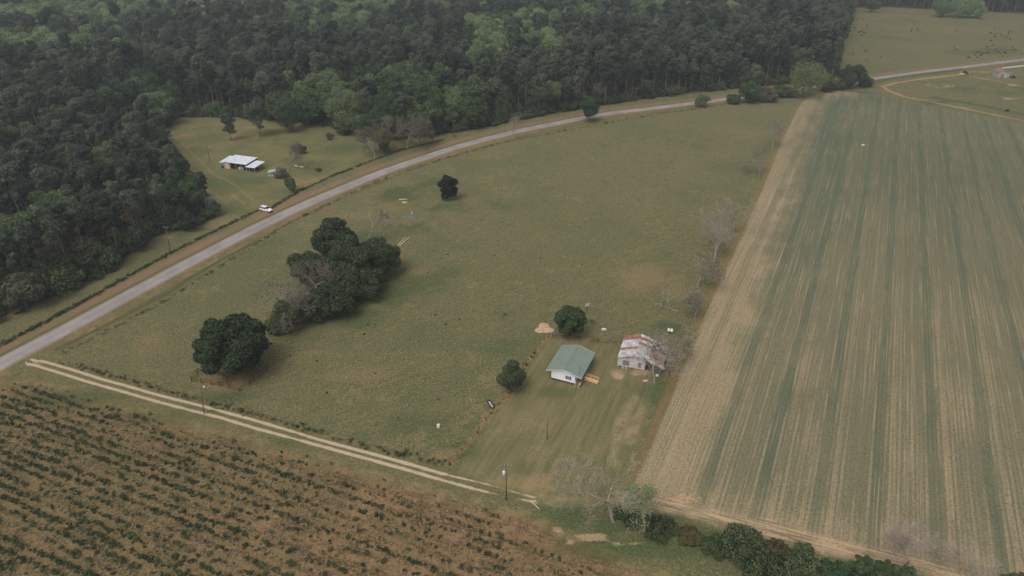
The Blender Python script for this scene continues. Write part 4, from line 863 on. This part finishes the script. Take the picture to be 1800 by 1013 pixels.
scrap(1128, 650, .8, .6, .5, 'white sheet propped at the front corner of the rusty barn', M['whiteplastic'], 'white_sheet', .2, 'sheet')

for i, (a, b, c, d, lb) in enumerate(((1112,652,1119,656,'grey fallen board by the steps of the rusty barn'),(1121,655,1124,661,'short grey board in the dirt before the boarded window of the rusty barn'),(1174,622,1184,618,'long weathered plank lying right of the collapsing barn roof'),(1170,606,1180,612,'loose plank behind the collapsing side of the rusty barn'),
        (1141,658,1149,655,'weathered plank under the open bay of the rusty barn'),(1176,634,1183,640,'broken board at the right corner of the rusty barn'),(1085,588,1093,584,'reddish board leaning at the back left corner of the rusty barn'))):
    A_, B_ = G(a, b), G(c, d); v_ = B_-A_; tag(MB().beam((0, 0, .1), (v_.length, 0, .22), .22, .05).build('loose_board', M['oldwood'], loc=A_, rz=math.atan2(v_.y, v_.x)), lb, 'board')

# ------------------------------------------------------------------ open shed in the clearing
def open_shed():
    e = empty('open_barn', (-133.8, 304.6, 0), math.radians(-19.5), 'long open-fronted farm shed with a bright tin roof in the clearing', 'barn')
    W, D = 12.3, 8.2; zf, zb = 3.3, 3.9
    def slab(x0, x1, y0, y1, z0, z1, nm, t=.08): return MB().hexa([(x0, y0, z0), (x1, y0, z0), (x1, y1, z1), (x0, y1, z1), (x0, y0, z0+t), (x1, y0, z0+t), (x1, y1, z1+t), (x0, y1, z1+t)]).build(nm, M['tin'], e)
    slab(-.3, W+.2, -.5, D, zf, zb, 'roof'); slab(-3.2, -.32, 0, D, 2.6, 3.3, 'lean_to_roof'); slab(W+.1, W+5.2, -1.2, D-1.4, 2.5, 3.0, 'lean_to_roof')
    MB().box(-3.1, -.3, .3, .38, 0, 2.6).box(-3.1, -3.02, .38, D-.3, 0, 2.7).build('wall', M['greenwall'], e)
    MB().box(-3.0, W, D-.4, D-.3, 0, 3.6).box(-.25, -.17, .4, D-.4, 0, 3.2).box(W-.1, W, 1.5, D-.4, 0, 3.2).build('back_wall', M['dark'], e)  # near-black walls: shade inside the open front is painted into their colour
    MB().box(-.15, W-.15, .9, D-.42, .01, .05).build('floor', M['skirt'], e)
    MB().box(.2, 2.9, -.28, -.2, .1, 2.95).build('sliding_door', M['pinkpanel'], e)
    for x in (0, 3.1, 6.2, 9.2, 12.1): MB().box(x-.09, x+.09, -.1, .08, -.05, zf-.01).build('post', M['greywall'], e)
    for x, y in ((W+2.2, -1), (W+5.0, -1), (W+5.0, 2.4), (W+5.0, 6.2)): MB().box(x-.07, x+.07, y-.07, y+.07, -.05, 2.55).build('post', M['greywall'], e)
    MB().box(-.2, W+.1, -.42, -.34, zf-.2, zf-.01).build('fascia', M['shutter'], e)
    e2 = e.matrix_basis if False else None
    R = Matrix.Rotation(math.radians(-19.5), 3, 'Z'); o = Vector((-133.8, 304.6, 0)); at = lambda x, y, z=0: o+R@Vector((x, y, z))
    for (x, y), lb in (((7.5, .9), 'left one of two white tanks under the open shed roof'), ((8.8, 1.2), 'right one of two white tanks under the open shed roof')):
        t = empty('tank', at(x, y), math.radians(-15), lb, 'tank'); MB().box(-.5, .5, -.5, .5, .15, 1.25).build('bottle', M['whiteplastic'], t, bevel=.08); MB().box(-.55, .55, -.55, .55, 0, .14).build('pallet', M['oldwood'], t)
        MB().tube([(0, 0, 1.25), (0, 0, 1.36)], .14, 10).build('cap', M['shutter'], t)
    vehicle('farm_cart', at(W+3.4, 2.5), math.radians(55), 3.6, 1.5, 1.2, 'truckdark', 'dark small vehicle parked under the right lean-to of the open shed', 'vehicle', 'ute')
    wh = MB(); wh.tube([(-.12, 0, .6), (.12, 0, .6)], .6, 16); tag(wh.build('tyre', M['tyre'], loc=at(-1.6, -.1), rz=math.radians(70)), 'big dark tyre leaning on the green wall of the open shed', 'tyre')

# ------------------------------------------------------------------ vehicles (x forward)
def vehicle(name, loc, rz, L, W, H, paint, label, cat, style='suv'):
    e = empty(name, loc, rz, label, cat); wr = .38*H/1.8 if H > 1.5 else .3; zb = wr*.75; zs = H*.56; hl = L/2
    def loft(sections, mat, nm, parent, bev=.0):
        m = MB(); n = len(sections[0]); k0 = 0
        for s_ in sections: m.v += s_
        for i in range(len(sections)-1):
            for j in range(n): m.f.append((i*n+j, i*n+(j+1) % n, (i+1)*n+(j+1) % n, (i+1)*n+j)[::-1]); m.mi.append(0)
        m.f.append(tuple(range(n))); m.mi.append(0); m.f.append(tuple((len(sections)-1)*n+j for j in range(n))[::-1]); m.mi.append(0)
        return m.build(nm, mat, parent, bevel=bev, smooth=False)
    def sec(x, w_, z0, z1, r=.1): return [(x, -w_/2+r*.4, z0), (x, w_/2-r*.4, z0), (x, w_/2, z0+r), (x, w_/2, z1-r), (x, w_/2-r, z1), (x, -w_/2+r, z1), (x, -w_/2, z1-r), (x, -w_/2, z0+r)]
    if style == 'suv': S_ = [(-hl, W*.92, zb+.1, zs), (-hl+.12, W, zb, zs+.02), (hl*.35, W, zb, zs+.0), (hl*.62, W*.99, zb, zs-.03), (hl*.9, W*.94, zb, zs-.12), (hl, W*.82, zb+.08, zs-.28)]
    else: S_ = [(-hl, W*.94, zb+.1, zs*.9), (-hl+.1, W, zb, zs*.9), (-.1*hl, W, zb, zs*.9), (0.0*hl, W, zb, zs), (hl*.6, W*.98, zb, zs-.03), (hl, W*.85, zb+.08, zs-.22)]
    b = loft([sec(*q) for q in S_], M[paint], 'body', e, .03)
    ca, cb = (-hl+.08, hl*.42) if style == 'suv' else (-.05*hl, hl*.45)
    cabin = loft([[(ca, -W*.46, zs-.02), (ca, W*.46, zs-.02), (ca+.22, W*.38, H), (ca+.22, -W*.38, H)], [(cb, -W*.46, zs-.02), (cb, W*.46, zs-.02), (cb-.75, W*.38, H), (cb-.75, -W*.38, H)]], M[paint], 'cabin', e, .04)
    def glass(P, nm='window'): MB().face(P).build(nm, M['carglass'], cabin)
    f = lambda t_, s_: (lambda zz, yy: (yy, zz))(zs+.06+(H-.12-zs)*t_, s_*(W*.46+(W*.38-W*.46)*(t_*.86+.08)+.012))
    xs = ([(ca+.18, ca+.95), (ca+1.05, ca+1.95), (ca+2.05, cb-.5)] if style == 'suv' else [(ca+.25, cb-.55)])
    for s_ in (-1, 1):
        for xa, xb in xs:
            lo, hi = f(0, s_), f(.92, s_); g = [(xa, lo[0], lo[1]), (xb+(.28 if xb == xs[-1][1] else 0), lo[0], lo[1]), (xb-.08, hi[0], hi[1]), (xa+.06, hi[0], hi[1])]; glass(g if s_ < 0 else g[::-1])
    k = .015; glass([(cb-.06+k, -W*.40, zs+.06), (cb-.06+k, W*.40, zs+.06), (cb-.68+k, W*.34, H-.06), (cb-.68+k, -W*.34, H-.06)], 'windshield')
    glass([(ca+.03-k, W*.40, zs+.1), (ca+.03-k, -W*.40, zs+.1), (ca+.18-k, -W*.35, H-.1), (ca+.18-k, W*.35, H-.1)], 'rear_window')
    for sx in (-hl*.62, hl*.62):
        for s_ in (-1, 1):
            wv = MB().tube([(sx, s_*(W/2-.22), wr), (sx, s_*(W/2+.015), wr)], wr, 16).build('wheel', M['tyre'], e, smooth=False)
            MB().tube([(sx, s_*(W/2+.016), wr), (sx, s_*(W/2+.03), wr)], wr*.58, 12).build('rim', M['rim'], wv)
    for s_ in (-1, 1):
        MB().box(hl-.10, hl-.02, s_*W*.30-.16, s_*W*.30+.16, zs-.42, zs-.26).build('headlight', M['carlight'], e)
        MB().box(-hl-.02, -hl+.06, s_*W*.38-.1, s_*W*.38+.1, zs-.35, zs-.1).build('tail_light', M['tail'], e)
    MB().box(hl-.16, hl+.06, -W*.42, W*.42, zb+.02, zb+.2).build('bumper', M['shutter'], e)
    if style != 'suv': MB().box(-hl+.12, -.12*hl, -W*.42, W*.42, zs*.9-.0, zs*.9+.012).build('bed', M['shutter'], e)
    else:
        for s_ in (-1, 1): MB().beam((ca+.4, s_*W*.33, H+.05), (cb-1.0, s_*W*.33, H+.05), .04, .05).build('roof_rail', M['shutter'], cabin)
    return e
open_shed()
pc = G(468.5, 371); vehicle('parked_car', pc, ang(G(459, 371.0), G(480, 376)), 5.3, 2.05, 1.95, 'carwhite', 'white sport utility car parked in the gateway beside the road', 'car')
pt = G(1780, 137.5); vehicle('pickup_truck', pt, math.radians(20), 5.2, 1.9, 1.7, 'truckdark', 'dark pickup truck parked in front of the far red-roofed barn', 'truck', 'ute')

# small twin-roofed shed
def small_shed():
    o = Vector((-110.3, 293.6, 0)); rz = math.radians(6)
    e = empty('small_shed', o, rz, 'small open shed with two little tin roofs beside the leaning tree', 'shed')
    for x0, x1, za, zb in ((-.2, 2.45, 1.9, 2.3), (2.55, 5.2, 2.3, 1.9)):
        MB().hexa([(x0, -.3, za), (x1, -.3, zb), (x1, 3.0, zb+.1), (x0, 3.0, za+.1), (x0, -.3, za+.06), (x1, -.3, zb+.06), (x1, 3.0, zb+.16), (x0, 3.0, za+.16)]).build('roof', M['oldtin'], e)
    for x in (0, 2.4, 5.0):
        for y in (0, 2.7): MB().box(x-.06, x+.06, y-.06, y+.06, -.05, 1.9).build('post', M['greywall'], e)
    MB().box(.1, 4.9, 2.62, 2.66, .1, 1.85).box(.1, 2.2, .0, .04, .1, 1.0).build('wall', M['oldtin'], e)
    MB().beam((.06, 0, 1.5), (4.94, 0, 1.5), .05, .1).build('rail', M['oldwood'], e)
small_shed()

# far barn
def far_barn():
    e = empty('far_barn', (341.3, 489.6, 0), math.radians(-8), 'small far-off grey barn with a faded red roof beside the road', 'barn')
    W, L, ez, rz = 5.2, 8.5, 3.4, 5.0
    m = MB(); m.box(0, W, 0, L, 0, ez)
    for y in (0.003, L-.003): m.face([(0, y, ez), (W, y, ez), (W/2, y, rz-.1)])
    m.build('wall', M['greywall'], e)
    r = MB()
    for a, b, za, zb in ((-.3, W/2, ez-.1, rz), (W/2, W+.3, rz, ez-.1)): r.hexa([(a, -.4, za), (b, -.4, zb), (b, L+.4, zb), (a, L+.4, za), (a, -.4, za+.08), (b, -.4, zb+.08), (b, L+.4, zb+.08), (a, L+.4, za+.08)])
    r.build('roof', M['redroof'], e)
    MB().hexa([(W+.1, .5, 2.9), (W+5, .5, 2.3), (W+5, 7, 2.3), (W+.1, 7, 2.9), (W+.1, .5, 2.98), (W+5, .5, 2.38), (W+5, 7, 2.38), (W+.1, 7, 2.98)]).build('lean_to_roof', M['redroof'], e)
    MB().box(W+.1, W+4.8, 6.7, 6.8, 0, 2.25).box(W+.1, W+2.2, .6, .68, 0, 2.5).build('lean_to_wall', M['greywall'], e)
    for x in (2.5, 4.8): MB().box(W+x-.08, W+x+.08, .6, .76, 0, 2.4).build('post', M['oldwood'], e)
    MB().box(1.4, 3.6, -.05, -.01, 0, 2.6).build('door', M['oldwood'], e)
far_barn()
for i in range(12):
    f = i/11; p = G(1763+f*50, 121.5-f*5.2)
    m = MB().tube([(-.6, 0, .62), (-.56, 0, .62), (.56, 0, .62), (.6, 0, .62)], [.48, .62, .62, .48], 14)
    o = m.build('wrapped_bale', M['whiteplastic'], loc=p, rz=math.radians(20), smooth=True); tag(o, 'white wrapped round bale in the row behind the far barn', 'bale', 'white wrapped bales in a row behind the far barn')

# tractor
def tractor():
    p = G(1696, 131.5); e = empty('tractor', p, math.radians(25), 'green and yellow tractor with an implement on the dirt loop beside the road', 'tractor')
    MB().box(-.4, 2.4, -.45, .45, .9, 1.9).build('hood', M['tgreen'], e, bevel=.12); MB().box(-1.9, -.3, -.75, .75, .8, 1.5).build('rear_body', M['tgreen'], e, bevel=.08)
    c = MB().hexa([(-1.7, -.75, 1.5), (-.2, -.7, 1.5), (-.2, .7, 1.5), (-1.7, .75, 1.5), (-1.6, -.65, 2.8), (-.4, -.6, 2.8), (-.4, .6, 2.8), (-1.6, .65, 2.8)]).build('cab', M['carglass'], e); MB().box(-1.75, -.3, -.75, .75, 2.8, 2.95).build('cab_roof', M['tgreen'], c, bevel=.04)
    for x, r, wd in ((-1.3, .95, .5), (1.9, .6, .35)):
        for s in (-1, 1):
            y = s*.95; w_ = MB().tube([(x, y-s*wd/2, r), (x, y+s*wd/2, r)], r, 18).build('wheel', M['tyre'], e); MB().tube([(x, y+s*wd/2, r), (x, y+s*(wd/2+.04), r)], r*.58, 12).build('rim', M['tyellow'], w_)
    MB().beam((1.4, -.7, 1.5), (3.2, -.7, .6), .12, .16).beam((1.4, .7, 1.5), (3.2, .7, .6), .12, .16).build('loader_arms', M['tgreen'], e)
    MB().hexa([(3.1, -1.1, .3), (3.9, -1.1, .2), (3.9, 1.1, .2), (3.1, 1.1, .3), (3.1, -1.1, 1.1), (3.4, -1.1, 1.1), (3.4, 1.1, 1.1), (3.1, 1.1, 1.1)]).build('bucket', M['tyellow'], e)
    MB().box(-4.6, -2.4, -1.3, 1.3, .4, 1.1).hexa([(-4.3, -1.1, 1.1), (-2.7, -1.1, 1.1), (-2.7, 1.1, 1.1), (-4.3, 1.1, 1.1), (-4, -.8, 1.5), (-3, -.8, 1.5), (-3, .8, 1.5), (-4, .8, 1.5)]).build('implement', M['tyellow'], e); MB().beam((-2.4, 0, .7), (-1.9, 0, .8), .15, .15).build('hitch', M['shutter'], e)
tractor()

# coop and pen
def coop():
    e = empty('animal_hutch', G(1177.5, 586), math.radians(-12), 'small hutch with a white roof inside the grassy wire pen', 'hutch')
    MB().box(-.55, .55, -.45, .45, .25, .95).build('box', M['oldwood'], e); MB().hexa([(-.75, -.65, .95), (.75, -.65, .95), (.75, .65, 1.2), (-.75, .65, 1.2), (-.75, -.65, 1.01), (.75, -.65, 1.01), (.75, .65, 1.26), (-.75, .65, 1.26)]).build('roof', M['whiteplastic'], e)
    for x in (-.5, .5):
        for y in (-.4, .4): MB().box(x-.05, x+.05, y-.05, y+.05, -.02, .25).build('leg', M['oldwood'], e)
    MB().box(-.3, .3, -.47, -.452, .35, .85).build('door', M['dark'], e)
coop()

# ------------------------------------------------------------------ fences
def fence(line, label, step=4.0, h=1.2, pr=.055, mat='post', rails=0, cat='fence', jit=.1, maxp=98, skip=()):
    pts = [Vector((a, b, 0)) for a, b in line]; e = empty('fence', pts[0], 0, label, cat); acc = []
    for a, b in zip(pts[:-1], pts[1:]):
        n = max(1, round((b-a).length/step)); acc += [a.lerp(b, k/n) for k in range(n)]
    acc.append(pts[-1]); acc = acc[:maxp]; rd = random.Random(len(acc)); q = []
    for i, p in enumerate(acc):
        if i in skip: continue
        v = p-pts[0]; hh = h*(1+rd.uniform(-jit, jit)); lx, ly = rd.uniform(-.08, .08), rd.uniform(-.08, .08)
        MB().tube([(v.x, v.y, -.4), (v.x+lx, v.y+ly, hh)], [pr*1.1, pr*.9], 6).build('post', M[mat], e); q.append((v, hh))
    w_ = MB()
    for (a, ha), (b, hb) in zip(q[:-1], q[1:]):
        if (b-a).length > step*1.9: continue
        for z in (.95, .65, .35):
            if rails: w_.beam(a+Vector((0, 0, ha*z)), b+Vector((0, 0, hb*z)), .035, rails)
            else: w_.tube([a+Vector((0, 0, ha*z)), b+Vector((0, 0, hb*z))], .008, 3)
    if w_.v: w_.build('rail' if rails else 'wire', M[mat if rails else 'wire'], e)
    return e
fence(FENCES['track'], 'post and wire fence between the two-rut farm track and the pasture')
fence(FENCES['yard'], 'post and wire fence along the orange weedy strip left of the yard', 3.0, 1.3, .07, 'redpost')
fence(FENCES['back'], 'reddish post fence behind the green-roofed house', 3.2, 1.3, .08, 'redpost')
fence(FENCES['verge'], 'weedy wire fence between the lower woods and the road', 4.0)
fence(FENCES['clearing'], 'wire fence between the barn clearing and the road', 4.0)
fence(FENCES['pasture'], 'long wire fence between the road and the big pasture', 5.0, 1.25, .06)
fence(Gs([(337,671),(354.7,674),(388,679.7),(402,683.4),(422,689),(440,676),(456,664),(470,652.5)]), 'reddish timber fence along the near sides of the pen under the huge oak', 2.6, 1.6, .11, 'redpost', .10)
fence(Gs([(337,671),(348,660),(364,648),(372,641)]), 'reddish timber fence on the left side of the pen under the huge oak', 2.0, 1.8, .11, 'redpost', .12)
fence(Gs([(366,658),(385,659),(399,668),(402,683)]), 'inner timber fence dividing the pen under the huge oak', 2.0, 1.6, .10, 'redpost', .12)
fence(Gs([(1155,592),(1157,570),(1200,574),(1189,602)]), 'grey post and wire fence round the small grassy pen', 2.4, 1.3, .06, 'oldwood', .03)
fence(Gs([(1640,171),(1700,161),(1760,152),(1800,146)]), 'thin wire fence below the far dirt loop', 5, 1.2, .06)
fence(Gs([(574,330),(548,300),(520,285),(545,262),(600,236)]), 'old wire fence crossing the grass behind the leaning tree', 4, 1.1, .05)

# ------------------------------------------------------------------ poles
def pole(px, py, h, label, arm=True, lean=0, trans=False, lamp=False, r=.14):
    e = empty('utility_pole', G(px, py), 0, label, 'pole')
    MB().tube([(0, 0, -.5), (lean*.5, 0, h*.5), (lean, 0, h)], [r, r*.85, r*.65], 8).build('pole', M['pole'], e, smooth=True)
    if arm:
        MB().box(lean-1.1, lean+1.1, -.20, -.10, h-.45, h-.30).build('crossarm', M['pole'], e)
        for x in (-1.0, -.35, .35, 1.0): MB().tube([(lean+x, -.15, h-.30), (lean+x, -.15, h-.1)], [.06, .04], 6).build('insulator', M['lamp'], e)
    if trans: MB().tube([(lean-.45, -.1, h-2.9), (lean-.45, -.1, h-2.85), (lean-.45, -.1, h-1.9), (lean-.45, -.1, h-1.8)], [.22, .3, .3, .2], 12).build('transformer', M['lamp'], e, smooth=True)
    if lamp:
        MB().tube([(lean, 0, h-1.2), (lean+.9, -.3, h-1.0)], .04, 5).build('lamp_arm', M['steel'], e); MB().tube([(lean+.9, -.3, h-1.25), (lean+.9, -.3, h-.95)], [.26, .12], 10).build('lamp', M['lamp'], e)
    return e
pole(890, 880, 10.3, 'power pole with a grey transformer at the end of the farm track', True, 0, True)
pole(961.5, 772, 7.5, 'plain thin pole standing alone in the yard grass', False, r=.10)
pole(358.5, 728, 9.8, 'leaning pole with a small lamp beside the farm track', False, 1.2, lamp=True, r=.12)
pole(299, 443, 10.0, 'power pole with a crossarm between the lower woods and the road', True, 1.0)
pole(369, 286, 9.0, 'pole with a pale lamp in the clearing left of the open shed', False, .6, lamp=True)
pole(798.5, 243, 9.5, 'power pole in front of the thicket beside the road bend', True)
pole(1116.5, 182, 9.5, 'power pole before the tall pines across the road', True)
pole(237, 404, 6.5, 'bare grey pole at the edge of the lower woods', False, .4, r=.12)
pole(1463, 137, 9.5, 'power pole near the corner of the woods by the road', True)
pole(1018, 676, 6.0, 'short service pole by the front steps of the white house', False, r=.11)

# ------------------------------------------------------------------ small things
def spoil(px, py, r, h, label, mat='earth', name='earth_pile', cat='earth pile', seed=1, sx=1.0):
    rg = random.Random(seed); m = MB(); n, k = 22, 7; ring = []
    for i in range(k+1):
        q = r*i/k; z = h*(1-(i/k)**1.4)
        for j in range(n):
            a = 6.283*j/n; qq = q*(1+.22*math.sin(a*3+seed)+rg.uniform(-.08, .08)); m.v.append((qq*math.cos(a)*sx, qq*math.sin(a), max(0, z*(1+rg.uniform(-.25, .25)))-(.05 if i == k else 0)))
    for i in range(k):
        for j in range(n): m.f.append((i*n+j, (i+1)*n+j, (i+1)*n+(j+1) % n, i*n+(j+1) % n)); m.mi.append(0)
    return tag(m.build(name, M[mat], loc=G(px, py), smooth=True), label, cat)
spoil(957, 578, 2.7, .35, 'pile of pale sandy earth at the corner of the yard fence', seed=3)
spoil(724, 381, 2.6, .6, 'low grey heap of ash and netting in the upper pasture', 'netting', 'ash_heap', 'heap', 5, 1.3)
spoil(711, 356, 1.2, .35, 'reddish dirt mound beside the pale logs', 'earth', 'dirt_mound', 'mound', 7)
tag(MB().tube([(0, 0, 0), (0, 0, 1.1)], .22, 10).build('white_drum', M['whiteplastic'], loc=G(724, 377)), 'white drum standing on the grey heap in the upper pasture', 'drum')
def log(px0, py0, px1, py1, r, label, mat='palewood', name='wooden_beam', cat='beam', z=.15):
    a, b = G(px0, py0), G(px1, py1); d = (b-a).length
    return tag(MB().tube([(0, 0, z), (d*.5, 0, z+.04), (d, 0, z)], [r, r*.95, r*.85], 8).build(name, M[mat], loc=a, rz=math.atan2(b.y-a.y, b.x-a.x)), label, cat)
log(699, 432, 713, 418.5, .16, 'left one of two long pale beams lying beside the pasture clump')
log(702, 433, 719, 418.5, .20, 'right one of two long pale beams lying beside the pasture clump')
log(701, 352, 707, 351.5, .22, 'short white log lying in the upper pasture', z=.2, name='log', cat='log')
log(707, 351, 716, 351, .18, 'bleached log right of the short white one in the upper pasture', name='log', cat='log')
log(935, 883, 948, 896, .07, 'thin white pipe lying at the end of the farm track', 'whiteplastic', 'pipe', 'pipe', .1)
log(518, 292, 524, 294, .3, 'first white rock-like log on the fence line behind the leaning tree', 'whiteplastic', 'log', 'log', .3)
log(527, 294.5, 534, 295, .3, 'second white log right of another on the fence line behind the leaning tree', 'whiteplastic', 'log', 'log', .3)
def ring(px, py):
    e = empty('ring_feeder', G(px, py), 0, 'round steel hay ring feeder in the grass behind the oak', 'hay feeder')
    for z, R in ((.15, 1.35), (.6, 1.35), (1.1, 1.35)):
        m = MB(); P = [(R*math.cos(6.283*i/32), R*math.sin(6.283*i/32), z) for i in range(33)]; m.tube(P, .035, 6, cap=False).build('hoop', M['steel'], e)
    m = MB()
    for i in range(16): a = 6.283*i/16; m.tube([(1.35*math.cos(a), 1.35*math.sin(a), .02), (1.35*math.cos(a), 1.35*math.sin(a), 1.1)], .022, 5)
    m.build('bars', M['steel'], e)
    r_ = np.random.default_rng(4); C = np.stack([r_.normal(size=300)*.4, r_.normal(size=300)*.4, r_.uniform(0, .25, 300)], 1); link('hay_remains', leaves_mesh('hay_remains', C, np.tile([0, 0, 1.], (300, 1)), .25, ML['rust'], r=r_), e)
ring(1041, 566)
def trough():
    a, b = G(858.5, 706), G(867, 719); d = (b-a).length; e = empty('feed_trough', a, math.atan2(b.y-a.y, b.x-a.x), 'long dark feed trough with pale feed lying by the yard fence', 'trough')
    m = MB(); w_ = .42
    m.box(0, d, -w_, -w_+.06, .08, .5).box(0, d, w_-.06, w_, .08, .5).box(0, .06, -w_+.061, w_-.061, .08, .5).box(d-.06, d, -w_+.061, w_-.061, .08, .5).box(.061, d-.061, -w_+.061, w_-.061, .08, .14)
    m.build('tub', M['trough'], e); MB().box(.3, d-.3, -w_+.18, w_-.18, .15, .32).build('feed', M['water'], e)
    for x in (.3, d-.3): MB().box(x-.06, x+.06, -w_, w_, 0, .079).build('foot', M['trough'], e)
trough()
e = empty('mineral_feeder', G(771, 752), 0, 'white upright plastic mineral tub in the lower pasture', 'feeder')
MB().tube([(0, 0, .02), (0, 0, .06), (0, 0, .95), (0, 0, 1.0)], [.40, .44, .36, .30], 14).build('tub', M['whiteplastic'], e, smooth=True); MB().tube([(0, 0, .96), (0, 0, 1.08)], [.4, .1], 14).build('lid', M['lamp'], e)
b_ = MB().box(-.65, .65, -.3, .3, .02, .5).build('white_cooler', M['whiteplastic'], loc=G(1061.5, 580.5), rz=-.15, bevel=.06); tag(b_, 'white rectangular box lying in the grass right of the hay ring', 'box')
spoil(1517, 255, .8, .3, 'single white bag lying far out in the crop field', 'whiteplastic', 'white_bag', 'bag', 9, 1.2)
t_ = MB(); P = [(.36*math.cos(6.283*i/20), .36*math.sin(6.283*i/20), .14) for i in range(21)]; t_.tube(P, .14, 8, cap=False); tag(t_.build('tyre', M['tyre'], loc=G(476, 605)), 'old tyre lying right of the huge oak', 'tyre')
def windfeeder():
    e = empty('satellite_dish', G(1031.5, 548), 0, 'tilted grey panel on a dark post behind the oak', 'panel')
    MB().tube([(0, 0, -.3), (0, 0, 2.0)], .09, 8).build('post', M['redpost'], e); m = MB()
    m.hexa([(-.75, -.35, 1.9), (.6, -.2, 2.1), (.95, .45, 2.9), (-.3, .45, 2.6), (-.75, -.37, 1.96), (.6, -.22, 2.16), (.95, .43, 2.96), (-.3, .43, 2.66)]).build('dish', M['steel'], e)
    MB().beam((0, 0, 1.6), (.5, .05, 2.2), .05, .05).build('brace', M['redpost'], e)
windfeeder()
def gateboards():
    e = empty('old_gate', G(402, 710), math.radians(-35), 'weathered grey boards leaning together by the fence near the huge oak', 'gate')
    for x in (-.9, .9): MB().tube([(x, 0, -.3), (x+.1, 0, 1.3)], .09, 6).build('post', M['redpost'], e)
    for z in (.25, .6, .95): MB().beam((-.9, .05, z), (1.0, .35, z-.15), .04, .18).build('board', M['oldwood'], e)
gateboards()
log(414.5, 700, 415, 699.6, .05, 'short white upright marker by the pen of the huge oak', 'whiteplastic', 'marker_post', 'marker', .3)
# dark tufts in the pasture
DT = [(665,533),(619,595),(557,635),(659,657),(647,571),(660,571),(640,588),(654,685),(765,554),(783,571),(792,436),(787,448),(750,424),(763,313),(884,391),(1023,466),(949,454),(1177,246),(1183,297),(1173,318),(512,612),(510,625),(575,692),(808,562),(888,553),(752,480),(868,450),(770,702),(700,735)]
tu = [tuft_mesh(150+i, 'cedar', 26, .35, .22) for i in range(3)]
for i, (a, b) in enumerate(DT):
    o = link('dark_tuft', tu[i % 3], None, G(a, b), i*1.3); o.scale = (.45+.3*random.random(),)*3; tag(o, 'small dark weed tuft in the open pasture grass', 'weed tuft', 'dark weed tufts of the pasture')
# dark far-meadow brush
MT = [(1510+random.gauss(0, 14), 50+random.gauss(0, 10)) for _ in range(26)]+[(1615+random.gauss(0, 5), 51+random.gauss(0, 4)) for _ in range(5)]+[(1760+random.gauss(0, 14), 62+random.gauss(0, 5)) for _ in range(22)]+[(1745+random.gauss(0, 30), 92+random.gauss(0, 6)) for _ in range(30)]+[(1516,81),(1521,91),(1499,95),(1523,107),(1548,101),(1680,54)]
for i, (a, b) in enumerate(MT):
    o = link('meadow_weed', tu[i % 3], None, G(a, b), i*1.3); o.scale = (.9+1.0*random.random(),)*3; tag(o, 'dark weed clump in the far meadow beyond the road', 'weed clump', 'dark weed clumps of the far meadow')
# grazing cow
def cow():
    p = G(1770, 197); me = bpy.data.meshes.new('cow')
    V = [(-.75,0,1.15),(-.2,0,1.1),(.45,0,1.12),(.95,0,1.15),(1.3,0,.95),(1.62,0,.62),(1.85,0,.42), (-.8,.22,.95),(-.78,.24,.62),(-.9,.24,.3),(-.82,.24,.04), (-.8,-.22,.95),(-.7,-.24,.62),(-.82,-.24,.3),(-.74,-.24,.04), (.6,.22,.85),(.62,.22,.42),(.6,.22,.04), (.6,-.22,.85),(.72,-.22,.42),(.7,-.22,.04), (-1.05,0,1.1),(-1.15,0,.6), (1.28,.2,1.02),(1.28,-.2,1.02)]
    E_ = [(0,1),(1,2),(2,3),(3,4),(4,5),(5,6),(0,7),(7,8),(8,9),(9,10),(0,11),(11,12),(12,13),(13,14),(2,15),(15,16),(16,17),(2,18),(18,19),(19,20),(0,21),(21,22),(4,23),(4,24)]
    R = [.36,.42,.38,.26,.2,.16,.11,.2,.12,.08,.07,.2,.12,.08,.07,.15,.08,.07,.15,.08,.07,.05,.04,.04,.04]
    me.from_pydata(V, E_, []); me.materials.append(M['hide']); o = link('cow', me, None, p, math.radians(200)); s = o.modifiers.new('skin', 'SKIN')
    for d, r in zip(me.skin_vertices[0].data if me.skin_vertices else [], R): d.radius = (r, r)
    if not me.skin_vertices: bpy.context.view_layer.objects.active = o
    o.modifiers.new('smooth', 'SUBSURF').render_levels = 2; o.scale = (1.15,)*3; return tag(o, 'dark cow grazing in the small paddock at the far right', 'cow')
cow()

# ------------------------------------------------------------------ haze
hz = bpy.data.materials.new('haze'); hz.use_nodes = True; ht = hz.node_tree; ht.nodes.clear()
hp = ht.nodes.new('ShaderNodeVolumePrincipled'); ho = ht.nodes.new('ShaderNodeOutputMaterial'); ht.links.new(hp.outputs[0], ho.inputs['Volume'])
hp.inputs['Color'].default_value = (.80, .86, .92, 1); hp.inputs['Density'].default_value = 0.00033; hp.inputs['Anisotropy'].default_value = 0.2
hb = MB().box(-9000, 9000, -450, 9500, -2.0, 118.0).build('haze', hz); hb['kind'] = 'stuff'
